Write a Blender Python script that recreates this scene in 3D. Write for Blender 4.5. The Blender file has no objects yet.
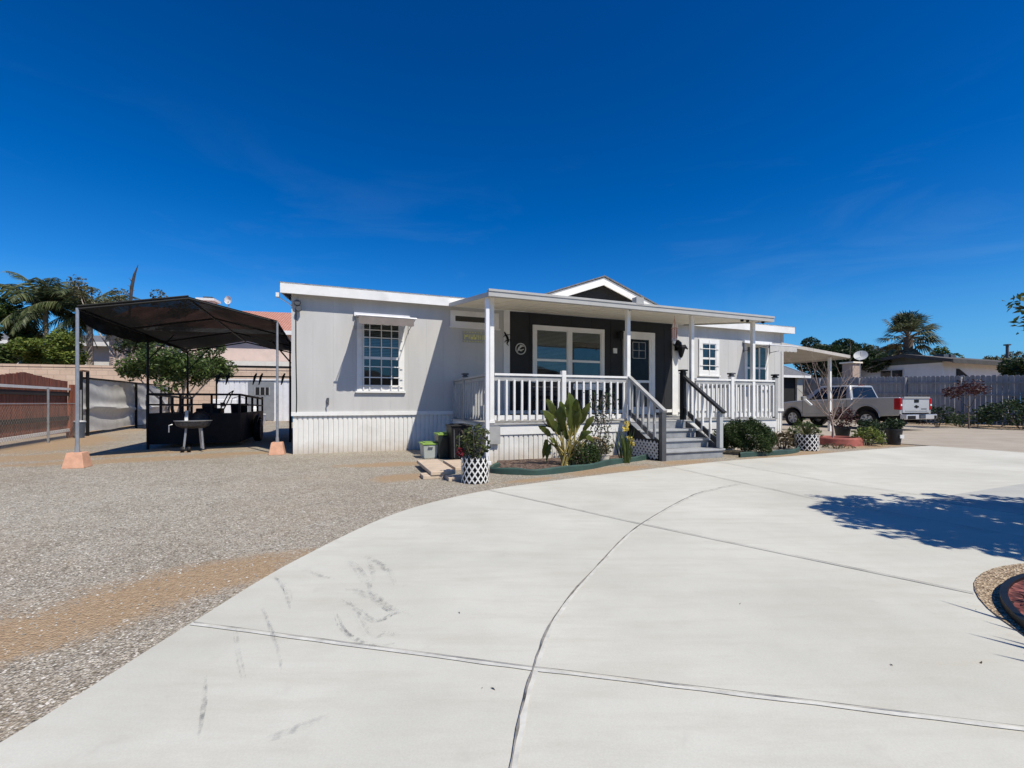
import bpy, math, random
import numpy as np
from mathutils import Vector, Matrix
R = math.radians
random.seed(7)
rng = np.random.default_rng(7)
S = bpy.context.scene
COL = S.collection

# ------------------------------------------------------------------ materials
MATS = {}
def nd(nt, t, **kw):
    n = nt.nodes.new(t)
    for k, v in kw.items():
        setattr(n, k, v)
    return n
def base_mat(name):
    m = bpy.data.materials.new(name); m.use_nodes = True
    nt = m.node_tree
    return m, nt, nt.nodes['Principled BSDF']
def coords(nt, scale=(1, 1, 1), kind='Object'):
    tc = nd(nt, 'ShaderNodeTexCoord'); mp = nd(nt, 'ShaderNodeMapping')
    mp.inputs['Scale'].default_value = scale
    nt.links.new(tc.outputs[kind], mp.inputs['Vector'])
    return mp.outputs['Vector']
def noise(nt, vec, scale, detail=4, rough=.6):
    n = nd(nt, 'ShaderNodeTexNoise'); n.inputs['Scale'].default_value = scale
    n.inputs['Detail'].default_value = detail; n.inputs['Roughness'].default_value = rough
    nt.links.new(vec, n.inputs['Vector'])
    return n
def ramp(nt, fac, stops):
    r = nd(nt, 'ShaderNodeValToRGB')
    el = r.color_ramp.elements
    while len(el) < len(stops): el.new(.5)
    for e, (p, c) in zip(el, stops):
        e.position = p; e.color = (*c, 1) if len(c) == 3 else c
    nt.links.new(fac, r.inputs['Fac'])
    return r.outputs['Color']
def mixc(nt, fac, a, b, mode='MIX'):
    m = nd(nt, 'ShaderNodeMix', data_type='RGBA', blend_type=mode)
    for sock, val in ((m.inputs[0], fac), (m.inputs[6], a), (m.inputs[7], b)):
        if hasattr(val, 'is_linked') or hasattr(val, 'links'): nt.links.new(val, sock)
        elif isinstance(val, (int, float)): sock.default_value = val
        else: sock.default_value = (*val, 1)
    return m.outputs[2]
def bump(nt, b, height, strength=.3, dist=.01):
    n = nd(nt, 'ShaderNodeBump'); n.inputs['Strength'].default_value = strength
    n.inputs['Distance'].default_value = dist
    nt.links.new(height, n.inputs['Height']); nt.links.new(n.outputs['Normal'], b.inputs['Normal'])
def M(name, col, rough=.6, var=.12, scale=3.0, metal=0, spec=.5, dirt=None, bmp=.15, bscale=60, stretch=(1, 1, 1)):
    """plain painted / cast surface with blotchy wear"""
    if name in MATS: return MATS[name]
    m, nt, b = base_mat(name)
    v = coords(nt, stretch)
    n1 = noise(nt, v, scale, 5)
    lo = tuple(max(0, c * (1 - var * 1.6)) for c in col); hi = tuple(min(1, c * (1 + var)) for c in col)
    c = ramp(nt, n1.outputs['Fac'], [(.3, lo), (.7, hi)])
    if dirt:
        n2 = noise(nt, v, scale * .6 + .3, 8, .7)
        f = ramp(nt, n2.outputs['Fac'], [(.52, (0, 0, 0)), (.75, (.6, .6, .6))])
        c = mixc(nt, f, c, dirt)
    nt.links.new(c, b.inputs['Base Color'])
    b.inputs['Roughness'].default_value = rough; b.inputs['Metallic'].default_value = metal
    b.inputs['Specular IOR Level'].default_value = spec
    if bmp:
        n3 = noise(nt, v, bscale, 3); bump(nt, b, n3.outputs['Fac'], bmp, .004)
    MATS[name] = m
    return m
def LEAF(name, dark, mid, light, rough=.5, trans=.25):
    if name in MATS: return MATS[name]
    m, nt, b = base_mat(name)
    g = nd(nt, 'ShaderNodeNewGeometry')
    v = coords(nt); n = noise(nt, v, 1.3, 3)
    ad = nd(nt, 'ShaderNodeMath', operation='MULTIPLY_ADD'); ad.inputs[1].default_value = .65
    nt.links.new(g.outputs['Random Per Island'], ad.inputs[0])
    mu = nd(nt, 'ShaderNodeMath', operation='MULTIPLY'); mu.inputs[1].default_value = .4
    nt.links.new(n.outputs['Fac'], mu.inputs[0]); nt.links.new(mu.outputs[0], ad.inputs[2])
    c = ramp(nt, ad.outputs[0], [(.1, dark), (.5, mid), (.95, light)])
    nt.links.new(c, b.inputs['Base Color']); b.inputs['Roughness'].default_value = rough
    b.inputs['Specular IOR Level'].default_value = .35
    t = nd(nt, 'ShaderNodeBsdfTranslucent'); nt.links.new(c, t.inputs['Color'])
    mx = nd(nt, 'ShaderNodeMixShader'); mx.inputs[0].default_value = trans
    out = nt.nodes['Material Output']
    nt.links.new(b.outputs[0], mx.inputs[1]); nt.links.new(t.outputs[0], mx.inputs[2])
    nt.links.new(mx.outputs[0], out.inputs['Surface'])
    MATS[name] = m
    return m

white = M('white paint', (.77, .76, .73), .5, .05, 2.5, dirt=(.55, .53, .5))
white_metal = M('white enamelled metal', (.76, .76, .77), .35, .04, 2)
siding = M('pale grey painted siding', (.50, .492, .475), .65, .05, 1.2, stretch=(3, 1, .5))
darkwall = M('charcoal painted siding', (.030, .031, .033), .7, .12, 1.5, spec=.2)
skirtm = M('off white vinyl skirting', (.73, .72, .68), .55, .06, 2, dirt=(.5, .47, .42))
def splash(m, z0, z1, col):
    nt = m.node_tree; b = nt.nodes['Principled BSDF']; old = b.inputs['Base Color'].links[0].from_socket
    tc = nd(nt, 'ShaderNodeTexCoord'); sp = nd(nt, 'ShaderNodeSeparateXYZ'); nt.links.new(tc.outputs['Object'], sp.inputs[0])
    n = noise(nt, tc.outputs['Object'], 5, 5, .7)
    a = nd(nt, 'ShaderNodeMath', operation='MULTIPLY_ADD'); a.inputs[1].default_value = .35; nt.links.new(n.outputs['Fac'], a.inputs[0]); nt.links.new(sp.outputs['Z'], a.inputs[2])
    f = ramp(nt, a.outputs[0], [(z0+.17, (.75, .75, .75)), (z1+.17, (0, 0, 0))])
    nt.links.new(mixc(nt, f, old, col), b.inputs['Base Color'])
splash(skirtm, -.05, .30, (.42, .34, .25))
cream = M('cream painted patio panels', (.88, .80, .64), .5, .05, 1.5)
deckm = M('grey deck paint', (.42, .415, .40), .6, .15, 5, dirt=(.5, .48, .44))
stairm = M('mid grey stair paint', (.27, .28, .29), .55, .15, 6, dirt=(.36, .35, .34))
railgrey = M('dark grey rail paint', (.075, .078, .084), .5, .15, 5)
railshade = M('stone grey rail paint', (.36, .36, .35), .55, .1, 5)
black = M('black plastic', (.009, .009, .01), .5, .2, 8, spec=.25)
blackmetal = M('black painted steel', (.008, .008, .0085), .55, .3, 6, metal=0, spec=.2)
galv = M('galvanised steel tube', (.42, .43, .44), .42, .12, 10, metal=.6)
roofm = M('grey asphalt shingle', (.16, .16, .165), .9, .3, 12, bmp=.5)
glass_m, nt, b = base_mat('dark window glass')
v = coords(nt); n = noise(nt, v, .8, 2)
nt.links.new(ramp(nt, n.outputs['Fac'], [(.3, (.008, .012, .016)), (.7, (.022, .034, .042))]), b.inputs['Base Color'])
b.inputs['Roughness'].default_value = .03; b.inputs['Specular IOR Level'].default_value = .42
bump(nt, b, noise(nt, v, 1.6, 1).outputs['Fac'], .06, .05)
MATS['glass'] = glass_m
clear_m, nt, b = base_mat('clear window glass')
tr_ = nd(nt, 'ShaderNodeBsdfTransparent'); tr_.inputs['Color'].default_value = (.80, .86, .86, 1)
gl_ = nd(nt, 'ShaderNodeBsdfGlossy'); gl_.inputs['Roughness'].default_value = .02
bn = nd(nt, 'ShaderNodeBump'); bn.inputs['Strength'].default_value = .05; bn.inputs['Distance'].default_value = .05
nt.links.new(noise(nt, coords(nt), 1.6, 1).outputs['Fac'], bn.inputs['Height']); nt.links.new(bn.outputs['Normal'], gl_.inputs['Normal'])
fr_n = nd(nt, 'ShaderNodeFresnel'); fr_n.inputs['IOR'].default_value = 1.9
mxg = nd(nt, 'ShaderNodeMixShader'); nt.links.new(fr_n.outputs[0], mxg.inputs[0]); nt.links.new(tr_.outputs[0], mxg.inputs[1]); nt.links.new(gl_.outputs[0], mxg.inputs[2])
nt.links.new(mxg.outputs[0], nt.nodes['Material Output'].inputs['Surface'])
blindm = M('slatted window blind', (.30, .34, .34), .6, .1, 3)
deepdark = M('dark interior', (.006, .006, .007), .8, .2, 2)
concblock = M('terracotta tinted concrete', (.62, .34, .22), .85, .12, 9, dirt=(.45, .32, .24), bmp=.4)
bark = M('grey brown bark', (.16, .12, .09), .9, .35, 8, bmp=.6, bscale=25)
palebark = M('pale smooth bark', (.42, .36, .30), .85, .25, 8, bmp=.4)
potblack = M('black nursery pot', (.014, .014, .015), .5, .2, 5)
greenedge = M('dark green garden edging', (.035, .075, .06), .55, .2, 4)
tanroof = M('taupe patio cover', (.42, .38, .33), .6, .08, 2)

# ------------------------------------------------------------------ mesh builder
class MB:
    def __init__(s): s.v = []; s.f = []
    def add(s, vs, fs):
        o = len(s.v); s.v += [tuple(map(float, p)) for p in vs]; s.f += [tuple(i + o for i in f) for f in fs]
        return s
    def box(s, x0, x1, y0, y1, z0, z1):
        return s.add([(x0,y0,z0),(x1,y0,z0),(x1,y1,z0),(x0,y1,z0),(x0,y0,z1),(x1,y0,z1),(x1,y1,z1),(x0,y1,z1)],
                     [(0,3,2,1),(4,5,6,7),(0,1,5,4),(1,2,6,5),(2,3,7,6),(3,0,4,7)])
    def obox(s, c, size, rot=None):
        a, b, d = (k / 2 for k in size); rot = rot or Matrix.Identity(3)
        vs = [Vector(c) + rot @ Vector(p) for p in ((-a,-b,-d),(a,-b,-d),(a,b,-d),(-a,b,-d),(-a,-b,d),(a,-b,d),(a,b,d),(-a,b,d))]
        return s.add(vs, [(0,3,2,1),(4,5,6,7),(0,1,5,4),(1,2,6,5),(2,3,7,6),(3,0,4,7)])
    def beam(s, p, q, w, h, up=(0, 0, 1)):
        p, q = Vector(p), Vector(q); d = (q - p).normalized(); up = Vector(up)
        if abs(d.dot(up)) > .99: up = Vector((0, 1, 0))
        x = d.cross(up).normalized() * w / 2; y = x.cross(d).normalized() * h / 2
        vs = [p-x-y, p+x-y, p+x+y, p-x+y, q-x-y, q+x-y, q+x+y, q-x+y]
        return s.add(vs, [(0,1,2,3),(7,6,5,4),(0,4,5,1),(1,5,6,2),(2,6,7,3),(3,7,4,0)])
    def tube(s, pts, r, n=8, cap=True):
        pts = [Vector(p) for p in pts]
        rs = r if hasattr(r, '__len__') else [r] * len(pts)
        vs = []; fs = []
        ref = None
        for i, p in enumerate(pts):
            d = (pts[min(i+1, len(pts)-1)] - pts[max(i-1, 0)])
            d = d.normalized() if d.length > 1e-9 else Vector((0, 0, 1))
            if ref is None:
                ref = d.cross(Vector((0, 0, 1)))
                if ref.length < .05: ref = d.cross(Vector((1, 0, 0)))
            ref = (ref - d * ref.dot(d)).normalized()
            o = d.cross(ref)
            for k in range(n):
                a = 2 * math.pi * k / n
                vs.append(p + (ref * math.cos(a) + o * math.sin(a)) * rs[i])
        for i in range(len(pts) - 1):
            for k in range(n):
                a = i*n + k; b_ = i*n + (k+1) % n
                fs.append((a, b_, b_ + n, a + n))
        if cap: fs += [tuple(range(n))[::-1], tuple(range((len(pts)-1)*n, len(pts)*n))]
        return s.add(vs, fs)
    def lathe(s, prof, c=(0, 0, 0), n=20, axis='z', cap=True):
        vs = []; fs = []
        for r, z in prof:
            for k in range(n):
                a = 2 * math.pi * k / n
                p = (r*math.cos(a), r*math.sin(a), z)
                if axis == 'y': p = (p[0], p[2], p[1])
                if axis == 'x': p = (p[2], p[0], p[1])
                vs.append((p[0]+c[0], p[1]+c[1], p[2]+c[2]))
        for i in range(len(prof)-1):
            for k in range(n):
                fs.append((i*n+k, i*n+(k+1) % n, (i+1)*n+(k+1) % n, (i+1)*n+k))
        if cap: fs += [tuple(range(n))[::-1], tuple(range((len(prof)-1)*n, len(prof)*n))]
        return s.add(vs, fs)
    def prism(s, poly, a, b_, axis='y'):
        """poly: list of 2-D points; axis y -> (x,z), axis x -> (y,z), axis z -> (x,y)"""
        def P(p, t):
            return {'y': (p[0], t, p[1]), 'x': (t, p[0], p[1]), 'z': (p[0], p[1], t)}[axis]
        n = len(poly)
        vs = [P(p, a) for p in poly] + [P(p, b_) for p in poly]
        fs = [tuple(range(n))[::-1], tuple(range(n, 2*n))] + [(i, (i+1) % n, n+(i+1) % n, n+i) for i in range(n)]
        return s.add(vs, fs)
    def quad(s, *p): return s.add(p, [tuple(range(len(p)))])
    def ribbed(s, x0, x1, y, z0, z1, pitch, groove, depth):
        """vertical board siding: boards at y, grooves recessed to y+depth"""
        xs = []; x = x0
        while x < x1 - 1e-6:
            e = min(x + pitch - groove, x1); xs += [(x, y), (e, y)]
            if e < x1 - groove: xs += [(e + .002, y + depth), (e + groove - .002, y + depth)]
            x += pitch
        vs = [(a, b_, z0) for a, b_ in xs] + [(a, b_, z1) for a, b_ in xs]
        n = len(xs)
        return s.add(vs, [(i, i+1, n+i+1, n+i) for i in range(n-1)])
    def leaves(s, C, size, n_up=.4, aspect=.45, jitter=.35, droop=0, rg=rng):
        """one bent leaf (two quads) at each row of C, random directions"""
        C = np.asarray(C, float); N = len(C)
        if N == 0: return s
        d = rg.normal(size=(N, 3)); d[:, 2] = d[:, 2]*.6 - droop; d /= np.linalg.norm(d, axis=1)[:, None]
        u = rg.normal(size=(N, 3)); u[:, 2] += n_up * 2
        w = np.cross(d, u); w /= np.linalg.norm(w, axis=1)[:, None] + 1e-9
        nn = np.cross(w, d)
        L = size * (1 + jitter * rg.uniform(-1, 1, N))[:, None]; W = L * aspect * .5
        a = C - d*L*.5; b_ = C + w*W + nn*L*.06; e = C + d*L*.5 - nn*L*.08; g = C - w*W + nn*L*.06
        o = len(s.v)
        V = np.stack([a, b_, e, g], 1).reshape(-1, 3)
        s.v += [tuple(p) for p in V.tolist()]
        s.f += [(o+4*i, o+4*i+1, o+4*i+2, o+4*i+3) for i in range(N)]
        return s
    def build(s, name, mat, parent=None, smooth=False, bevel=0, label=None):
        me = bpy.data.meshes.new(name)
        off = OFF.get(parent.name, (0, 0, 0)) if parent else (0, 0, 0)
        vs = np.array(s.v, float) - np.array(off) if s.v else []
        me.from_pydata([tuple(p) for p in vs.tolist()], [], s.f)
        me.materials.append(mat)
        if smooth: me.polygons.foreach_set('use_smooth', [True] * len(me.polygons))
        o = bpy.data.objects.new(name, me); COL.objects.link(o)
        if parent: o.parent = parent; OFF[o.name] = off
        if bevel:
            bm = o.modifiers.new('bevel', 'BEVEL'); bm.width = bevel; bm.segments = 2; bm.limit_method = 'ANGLE'
            bm.angle_limit = R(40); bm.harden_normals = False
        if smooth:
            try:
                me.set_sharp_from_angle(angle=R(38))
            except Exception: pass
        if label: o['label'] = label
        return o
OFF = {}

# ------------------------------------------------------------------ frames
CAM_H = 1.1
TH = R(21.575)
AX, AY = -4.642, 9.538
c_, s_ = math.cos(TH), math.sin(TH)
def HW(L, v, z=0):
    """house coordinates (along the front, into the house, up) -> world"""
    return Vector((AX + L*c_ - v*s_, AY + L*s_ + v*c_, z))
def tag(o, label, cat, group=None, kind=None):
    o['label'] = label; o['category'] = cat
    if group: o['group'] = group
    if kind: o['kind'] = kind
    return o
def struct(o): o['kind'] = 'structure'; return o
def thing(name, label, cat, loc=(0, 0, 0), rz=0, group=None):
    o = bpy.data.objects.new(name, None); COL.objects.link(o)
    o.location = loc; o.rotation_euler = (0, 0, rz); o.empty_display_size = .2
    return tag(o, label, cat, group)
def hthing(name, label, cat, L, v, z=0, group=None):
    """thing standing at house coordinates; its parts are given in house coordinates"""
    o = thing(name, label, cat, HW(L, v, z), TH, group); OFF[o.name] = (L, v, z)
    return o
def copy_tree(o, parent=None):
    c = o.copy(); COL.objects.link(c)
    if parent: c.parent = parent
    for ch in list(o.children): copy_tree(ch, c)
    return c
# ------------------------------------------------------------------ world, sun, camera
w = bpy.data.worlds.new('World'); S.world = w; w.use_nodes = True
nt = w.node_tree; bg = nt.nodes['Background']
SUN = Vector((.545, -.548, 1)).normalized()
sky = nd(nt, 'ShaderNodeTexSky', sky_type='NISHITA'); sky.sun_disc = False
sky.sun_elevation = math.asin(SUN.z); sky.sun_rotation = math.atan2(SUN.x, SUN.y)
sky.air_density = 1.0; sky.dust_density = .35; sky.ozone_density = 5.0; sky.altitude = 400
hs = nd(nt, 'ShaderNodeHueSaturation'); hs.inputs['Saturation'].default_value = 1.4; hs.inputs['Hue'].default_value = .507
hs.inputs['Value'].default_value = 1.0
nt.links.new(sky.outputs[0], hs.inputs['Color']); tint = nd(nt, 'ShaderNodeMix', data_type='RGBA', blend_type='MULTIPLY'); tint.inputs[0].default_value = 1; tint.inputs[7].default_value = (.55, .98, 1.14, 1)
nt.links.new(hs.outputs[0], tint.inputs[6]); 
geo = nd(nt, 'ShaderNodeTexCoord'); sp = nd(nt, 'ShaderNodeSeparateXYZ'); nt.links.new(geo.outputs['Generated'], sp.inputs[0])
cm = nd(nt, 'ShaderNodeMapping'); cm.inputs['Scale'].default_value = (1.6, 1.6, 7); cm.inputs['Rotation'].default_value = (.12, .1, .4); nt.links.new(geo.outputs['Generated'], cm.inputs['Vector'])
cn = noise(nt, cm.outputs[0], 1.7, 7, .6); cn.inputs['Distortion'].default_value = .6
cf = ramp(nt, cn.outputs['Fac'], [(.5, (0, 0, 0)), (.8, (.17, .17, .17))])
hz = ramp(nt, sp.outputs['Z'], [(0.02, (1, 1, 1)), (.28, (.55, .55, .55)), (.5, (0, 0, 0))])
cl_ = mixc(nt, 1.0, cf, hz, 'MULTIPLY')
dk = ramp(nt, sp.outputs['Z'], [(.0, (1.35, 1.3, 1.22)), (.25, (1.2, 1.17, 1.12)), (.6, (.9, .92, .94)), (1, (.8, .82, .84))])
skc = mixc(nt, cl_, mixc(nt, 1, tint.outputs[2], dk, 'MULTIPLY'), (3.2, 5.2, 7.6))
skc = mixc(nt, ramp(nt, sp.outputs['Z'], [(0, (.95, .95, .95)), (.12, (.35, .35, .35)), (.22, (0, 0, 0))]), skc, (1.1, 3.7, 7.4))
nt.links.new(skc, bg.inputs['Color'])
bg.inputs['Strength'].default_value = .100
sl = bpy.data.lights.new('sun', 'SUN'); sl.energy = 5.0; sl.angle = R(.5); sl.color = (1, .94, .83)
so = bpy.data.objects.new('sun', sl); COL.objects.link(so)
so.rotation_euler = (-SUN).to_track_quat('-Z', 'Y').to_euler(); so.location = (8, -8, 15)
cam = bpy.data.cameras.new('camera'); cam.sensor_width = 36; cam.lens = 450/1024*36
cam.shift_y = (402.5-384)/1024; cam.clip_end = 2000; cam.clip_start = .05
co = bpy.data.objects.new('camera', cam); COL.objects.link(co)
co.location = (0, 0, CAM_H); co.rotation_euler = (R(90), 0, 0); S.camera = co
S.view_settings.view_transform = 'Standard'; S.view_settings.look = 'None'; S.view_settings.exposure = 0
S.render.engine = 'CYCLES'; S.cycles.max_bounces = 6; S.cycles.diffuse_bounces = 4; S.cycles.transparent_max_bounces = 8
try: S.cycles.use_denoising = True
except Exception: pass

# ------------------------------------------------------------------ ground
EDGE = [(-3.4,-6),(-3.0,-3),(-2.2,-.5),(-1.75,.9),(-1.61,1.42),(-1.56,2.15),(-1.46,3.1),(-1.1,4.4),(-.38,5.41),(.66,6.23),(2.03,7.12),(3.78,8.18),(5.71,9.05),
        (8.4,10.35),(10.3,11.12)]
def smooth_poly(P, n=6):
    P = [Vector((*p, 0)) for p in P]; out = []
    for i in range(len(P)-1):
        p0, p1, p2, p3 = P[max(i-1, 0)], P[i], P[i+1], P[min(i+2, len(P)-1)]
        for k in range(n):
            t = k/n
            q = .5*((2*p1)+(p2-p0)*t+(2*p0-5*p1+4*p2-p3)*t*t+(3*p1-p0-3*p2+p3)*t**3)
            out.append((q.x, q.y))
    out.append((P[-1].x, P[-1].y))
    return out
EDGE_S = smooth_poly(EDGE)
# ground sheet: fine near the house, coarse to the horizon, with a soil/gravel attribute
xs = np.unique(np.concatenate([np.linspace(-16, 14, 176), -16-np.geomspace(.3, 600, 26), 14+np.geomspace(.3, 600, 26)]))
ys = np.unique(np.concatenate([np.linspace(-2, 17, 130), -2-np.geomspace(.3, 600, 22), 17+np.geomspace(.3, 900, 30)]))
X, Y = np.meshgrid(xs, ys); nx, ny = len(xs), len(ys)
def blob(x, y, rx, ry, rot=0):
    a = R(rot); dx, dy = X-x, Y-y
    u, v = dx*math.cos(a)+dy*math.sin(a), -dx*math.sin(a)+dy*math.cos(a)
    return np.clip(1.35-np.sqrt((u/rx)**2+(v/ry)**2), 0, 1)
soil = np.zeros_like(X)
for a in [(-1.95,2.75,.75,.38,52),(-2.35,2.1,.8,.35,55),(-2.6,1.5,.5,.5,20),(-3.6,1.9,1.2,.3,30),(-9,9.3,3.4,.9,35),(-7.3,8.6,2.2,.5,28),(-12.5,12.5,4,1.3,123),(-5.9,9.7,1.2,.35,20),(-1.6,6.6,.55,.35,25),
          (-2.2,8.0,.9,.35,20),(.3,6.4,.6,.12,32),(1.6,7.35,1.2,.28,32),(3.2,8.3,.7,.25,30),(6,9.6,1.6,.35,25),(9.3,11.6,2,.5,28),(11.3,12.6,1.2,.3,30),
          (24,20,4,9,20),(40,40,18,30,0),(-22,22,6,14,30),(-40,40,30,26,0),(-6,-8,6,6,0)]:
    soil = np.maximum(soil, blob(*a))
far = np.clip((np.hypot(X, Y)-45)/20, 0, 1)
soil = np.maximum(soil, far)
lt = np.exp(-((X+4.5)/2.6)**2-((Y-5)/2.4)**2)          # paler, bluer gravel in the middle of the yard
me = bpy.data.meshes.new('ground')
me.from_pydata(np.stack([X.ravel(), Y.ravel(), np.zeros(nx*ny)], 1).tolist(), [],
               [(j*nx+i, j*nx+i+1, (j+1)*nx+i+1, (j+1)*nx+i) for j in range(ny-1) for i in range(nx-1)])
at = me.attributes.new('soil', 'FLOAT', 'POINT'); at.data.foreach_set('value', soil.ravel().astype(np.float32))
at = me.attributes.new('pale', 'FLOAT', 'POINT'); at.data.foreach_set('value', lt.ravel().astype(np.float32))
m, nt, b = base_mat('gravel and soil')
v = coords(nt)
vo = nd(nt, 'ShaderNodeTexVoronoi'); vo.inputs['Scale'].default_value = 88; vo.inputs['Randomness'].default_value = 1
nt.links.new(v, vo.inputs['Vector'])
sep = nd(nt, 'ShaderNodeSeparateColor'); nt.links.new(vo.outputs['Color'], sep.inputs[0])
stone = ramp(nt, sep.outputs[0], [(0, (.23, .20, .16)), (.25, (.40, .36, .30)), (.6, (.50, .455, .385)), (.88, (.58, .54, .47)), (1, (.70, .67, .60))])
gap = ramp(nt, vo.outputs['Distance'], [(.25, (1, 1, 1)), (.8, (.62, .60, .56))])
stone = mixc(nt, 1.0, stone, gap, 'MULTIPLY')
vo2 = nd(nt, 'ShaderNodeTexVoronoi'); vo2.inputs['Scale'].default_value = 24; nt.links.new(v, vo2.inputs['Vector'])
sep2 = nd(nt, 'ShaderNodeSeparateColor'); nt.links.new(vo2.outputs['Color'], sep2.inputs[0])
stone = mixc(nt, .32, stone, ramp(nt, sep2.outputs[1], [(0, (.55, .52, .48)), (.5, (.95, .93, .9)), (1, (1.4, 1.38, 1.32))]), 'MULTIPLY')
atp = nd(nt, 'ShaderNodeAttribute', attribute_name='pale')
stone = mixc(nt, atp.outputs['Fac'], stone, mixc(nt, 1.0, stone, (1.13, 1.16, 1.19), 'MULTIPLY'))
n1 = noise(nt, v, 30, 6, .75); n2 = noise(nt, v, 2.2, 6, .65)
dirt = ramp(nt, n1.outputs['Fac'], [(.25, (.26, .165, .09)), (.5, (.41, .285, .17)), (.75, (.54, .41, .27))])
n5 = noise(nt, v, .9, 5, .7)
stone = mixc(nt, .6, stone, ramp(nt, n5.outputs['Fac'], [(.3, (.72, .68, .62)), (.5, (.98, .96, .92)), (.72, (1.1, 1.1, 1.1))]), 'MULTIPLY')
n7 = noise(nt, v, .55, 6, .7)
stone = mixc(nt, ramp(nt, n7.outputs['Fac'], [(.5, (0, 0, 0)), (.72, (.28, .28, .28))]), stone, dirt)
att = nd(nt, 'ShaderNodeAttribute', attribute_name='soil')
am = nd(nt, 'ShaderNodeMath', operation='MULTIPLY_ADD'); am.inputs[1].default_value = 1.9
nt.links.new(n2.outputs['Fac'], am.inputs[0])
ab = nd(nt, 'ShaderNodeMath', operation='MULTIPLY_ADD'); ab.inputs[1].default_value = 1.35; ab.inputs[2].default_value = -.92
nt.links.new(att.outputs['Fac'], ab.inputs[0]); nt.links.new(ab.outputs[0], am.inputs[2])
n6 = noise(nt, v, 26, 3, .7)
am2 = nd(nt, 'ShaderNodeMath', operation='MULTIPLY_ADD'); am2.inputs[1].default_value = 1.0; 
nt.links.new(n6.outputs['Fac'], am2.inputs[0]); 
am3 = nd(nt, 'ShaderNodeMath', operation='ADD'); am3.inputs[1].default_value = -.52
nt.links.new(am.outputs[0], am3.inputs[0]); nt.links.new(am3.outputs[0], am2.inputs[2])
f = ramp(nt, am2.outputs[0], [(.32, (0, 0, 0)), (1.0, (.9, .9, .9))])
nt.links.new(mixc(nt, f, stone, dirt), b.inputs['Base Color'])
b.inputs['Roughness'].default_value = .95; b.inputs['Specular IOR Level'].default_value = .15
inv = nd(nt, 'ShaderNodeMath', operation='MULTIPLY_ADD'); inv.inputs[1].default_value = -1; inv.inputs[2].default_value = 1
nt.links.new(vo.outputs['Distance'], inv.inputs[0]); bump(nt, b, inv.outputs[0], .9, .012)
me.materials.append(m); groundm = m
g = bpy.data.objects.new('ground', me); COL.objects.link(g); struct(g)

# concrete
def concrete(name, lo, hi, tint, scale=.7, marks=True):
    m, nt, b = base_mat(name)
    v = coords(nt)
    n1 = noise(nt, v, scale, 7, .62); n2 = noise(nt, v, 160, 2, .5); n3 = noise(nt, coords(nt, (1.2, 7, 1)), 1.1, 6, .7)
    c = ramp(nt, n1.outputs['Fac'], [(.3, lo), (.68, hi)])
    c = mixc(nt, ramp(nt, n3.outputs['Fac'], [(.46, (0, 0, 0)), (.78, (.7, .7, .7))]), c, tint)
    c = mixc(nt, .5, c, ramp(nt, n2.outputs['Fac'], [(.3, (.88, .88, .88)), (.7, (1.05, 1.05, 1.05))]), 'MULTIPLY')
    if marks:
        n4 = noise(nt, coords(nt, (1, 1, 1)), 5, 6, .75)
        c = mixc(nt, ramp(nt, n4.outputs['Fac'], [(.60, (0, 0, 0)), (.82, (.4, .4, .4))]), c, (.36, .33, .29))
    nt.links.new(c, b.inputs['Base Color']); b.inputs['Roughness'].default_value = .85
    b.inputs['Specular IOR Level'].default_value = .25
    bump(nt, b, n2.outputs['Fac'], .12, .003)
    return m
conc = concrete('pale driveway concrete', (.49, .48, .415), (.625, .613, .54), (.49, .455, .37))
oldconc = concrete('weathered tan concrete', (.36, .31, .245), (.45, .395, .32), (.31, .265, .21), 1.1)
patchconc = concrete('grey old concrete', (.40, .40, .37), (.49, .485, .445), (.36, .35, .31), 1.5)
far_edge = [(10.62,10.5),(10.95,9.6),(12.2,7.6),(14,5),(18,-8),(10,-10)]
mb = MB(); poly = EDGE_S + far_edge
mb.prism(poly, -.05, .03, 'z'); d = struct(mb.build('driveway', conc))
# side yard concrete, behind the bed and beside the house, carrying the truck
mb = MB(); mb.prism([(9.6,14.5),(10.05,12.4),(10.5,11.3),(10.2,10.6),(10.6,9.3),(12,7),(18,-6),(32,-6),(32,14.4),(19.6,16.6),(18.4,20.2),(16.4,26),(13.6,34),(6,31),(11.4,17.9)], -.05, .018, 'z')
struct(mb.build('side_pavement', oldconc))
mb = MB(); mb.prism([(4.55,4.96),(6.75,5.93),(9.2,7.0),(11.8,7.2),(9,3.4),(6,3),(5.0,4.0)], .028, .034, 'z'); struct(mb.build('pavement_patch', patchconc))
# joints
jl = M('pale joint mortar', (.60, .588, .535), .9, .14, 14); jd = M('dark joint seam', (.24, .225, .20), .95, .6, 9)
def strip(mb, pts, w, z, off=0, wob=0, taper=None):
    pts = [Vector((p[0], p[1], 0)) for p in pts]; vs = []
    for i, p in enumerate(pts):
        d = (pts[min(i+1, len(pts)-1)]-pts[max(i-1, 0)]).normalized(); nn = Vector((-d.y, d.x, 0))
        ww = w*(1+random.uniform(-wob, wob))*(1 if taper is None else .15+.85*max(0, math.sin(math.pi*i/max(1, len(pts)-1)))**.6); q = p + nn*(off+random.uniform(-wob, wob)*w*.3)
        vs += [q-nn*ww/2+Vector((0, 0, z)), q+nn*ww/2+Vector((0, 0, z))]
    mb.add(vs, [(2*i, 2*i+1, 2*i+3, 2*i+2) for i in range(len(pts)-1)])
def densify(P, n=10):
    out = []
    for a, b_ in zip(P[:-1], P[1:]):
        out += [(a[0]+(b_[0]-a[0])*k/n, a[1]+(b_[1]-a[1])*k/n) for k in range(n)]
    return out+[P[-1]]
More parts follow.
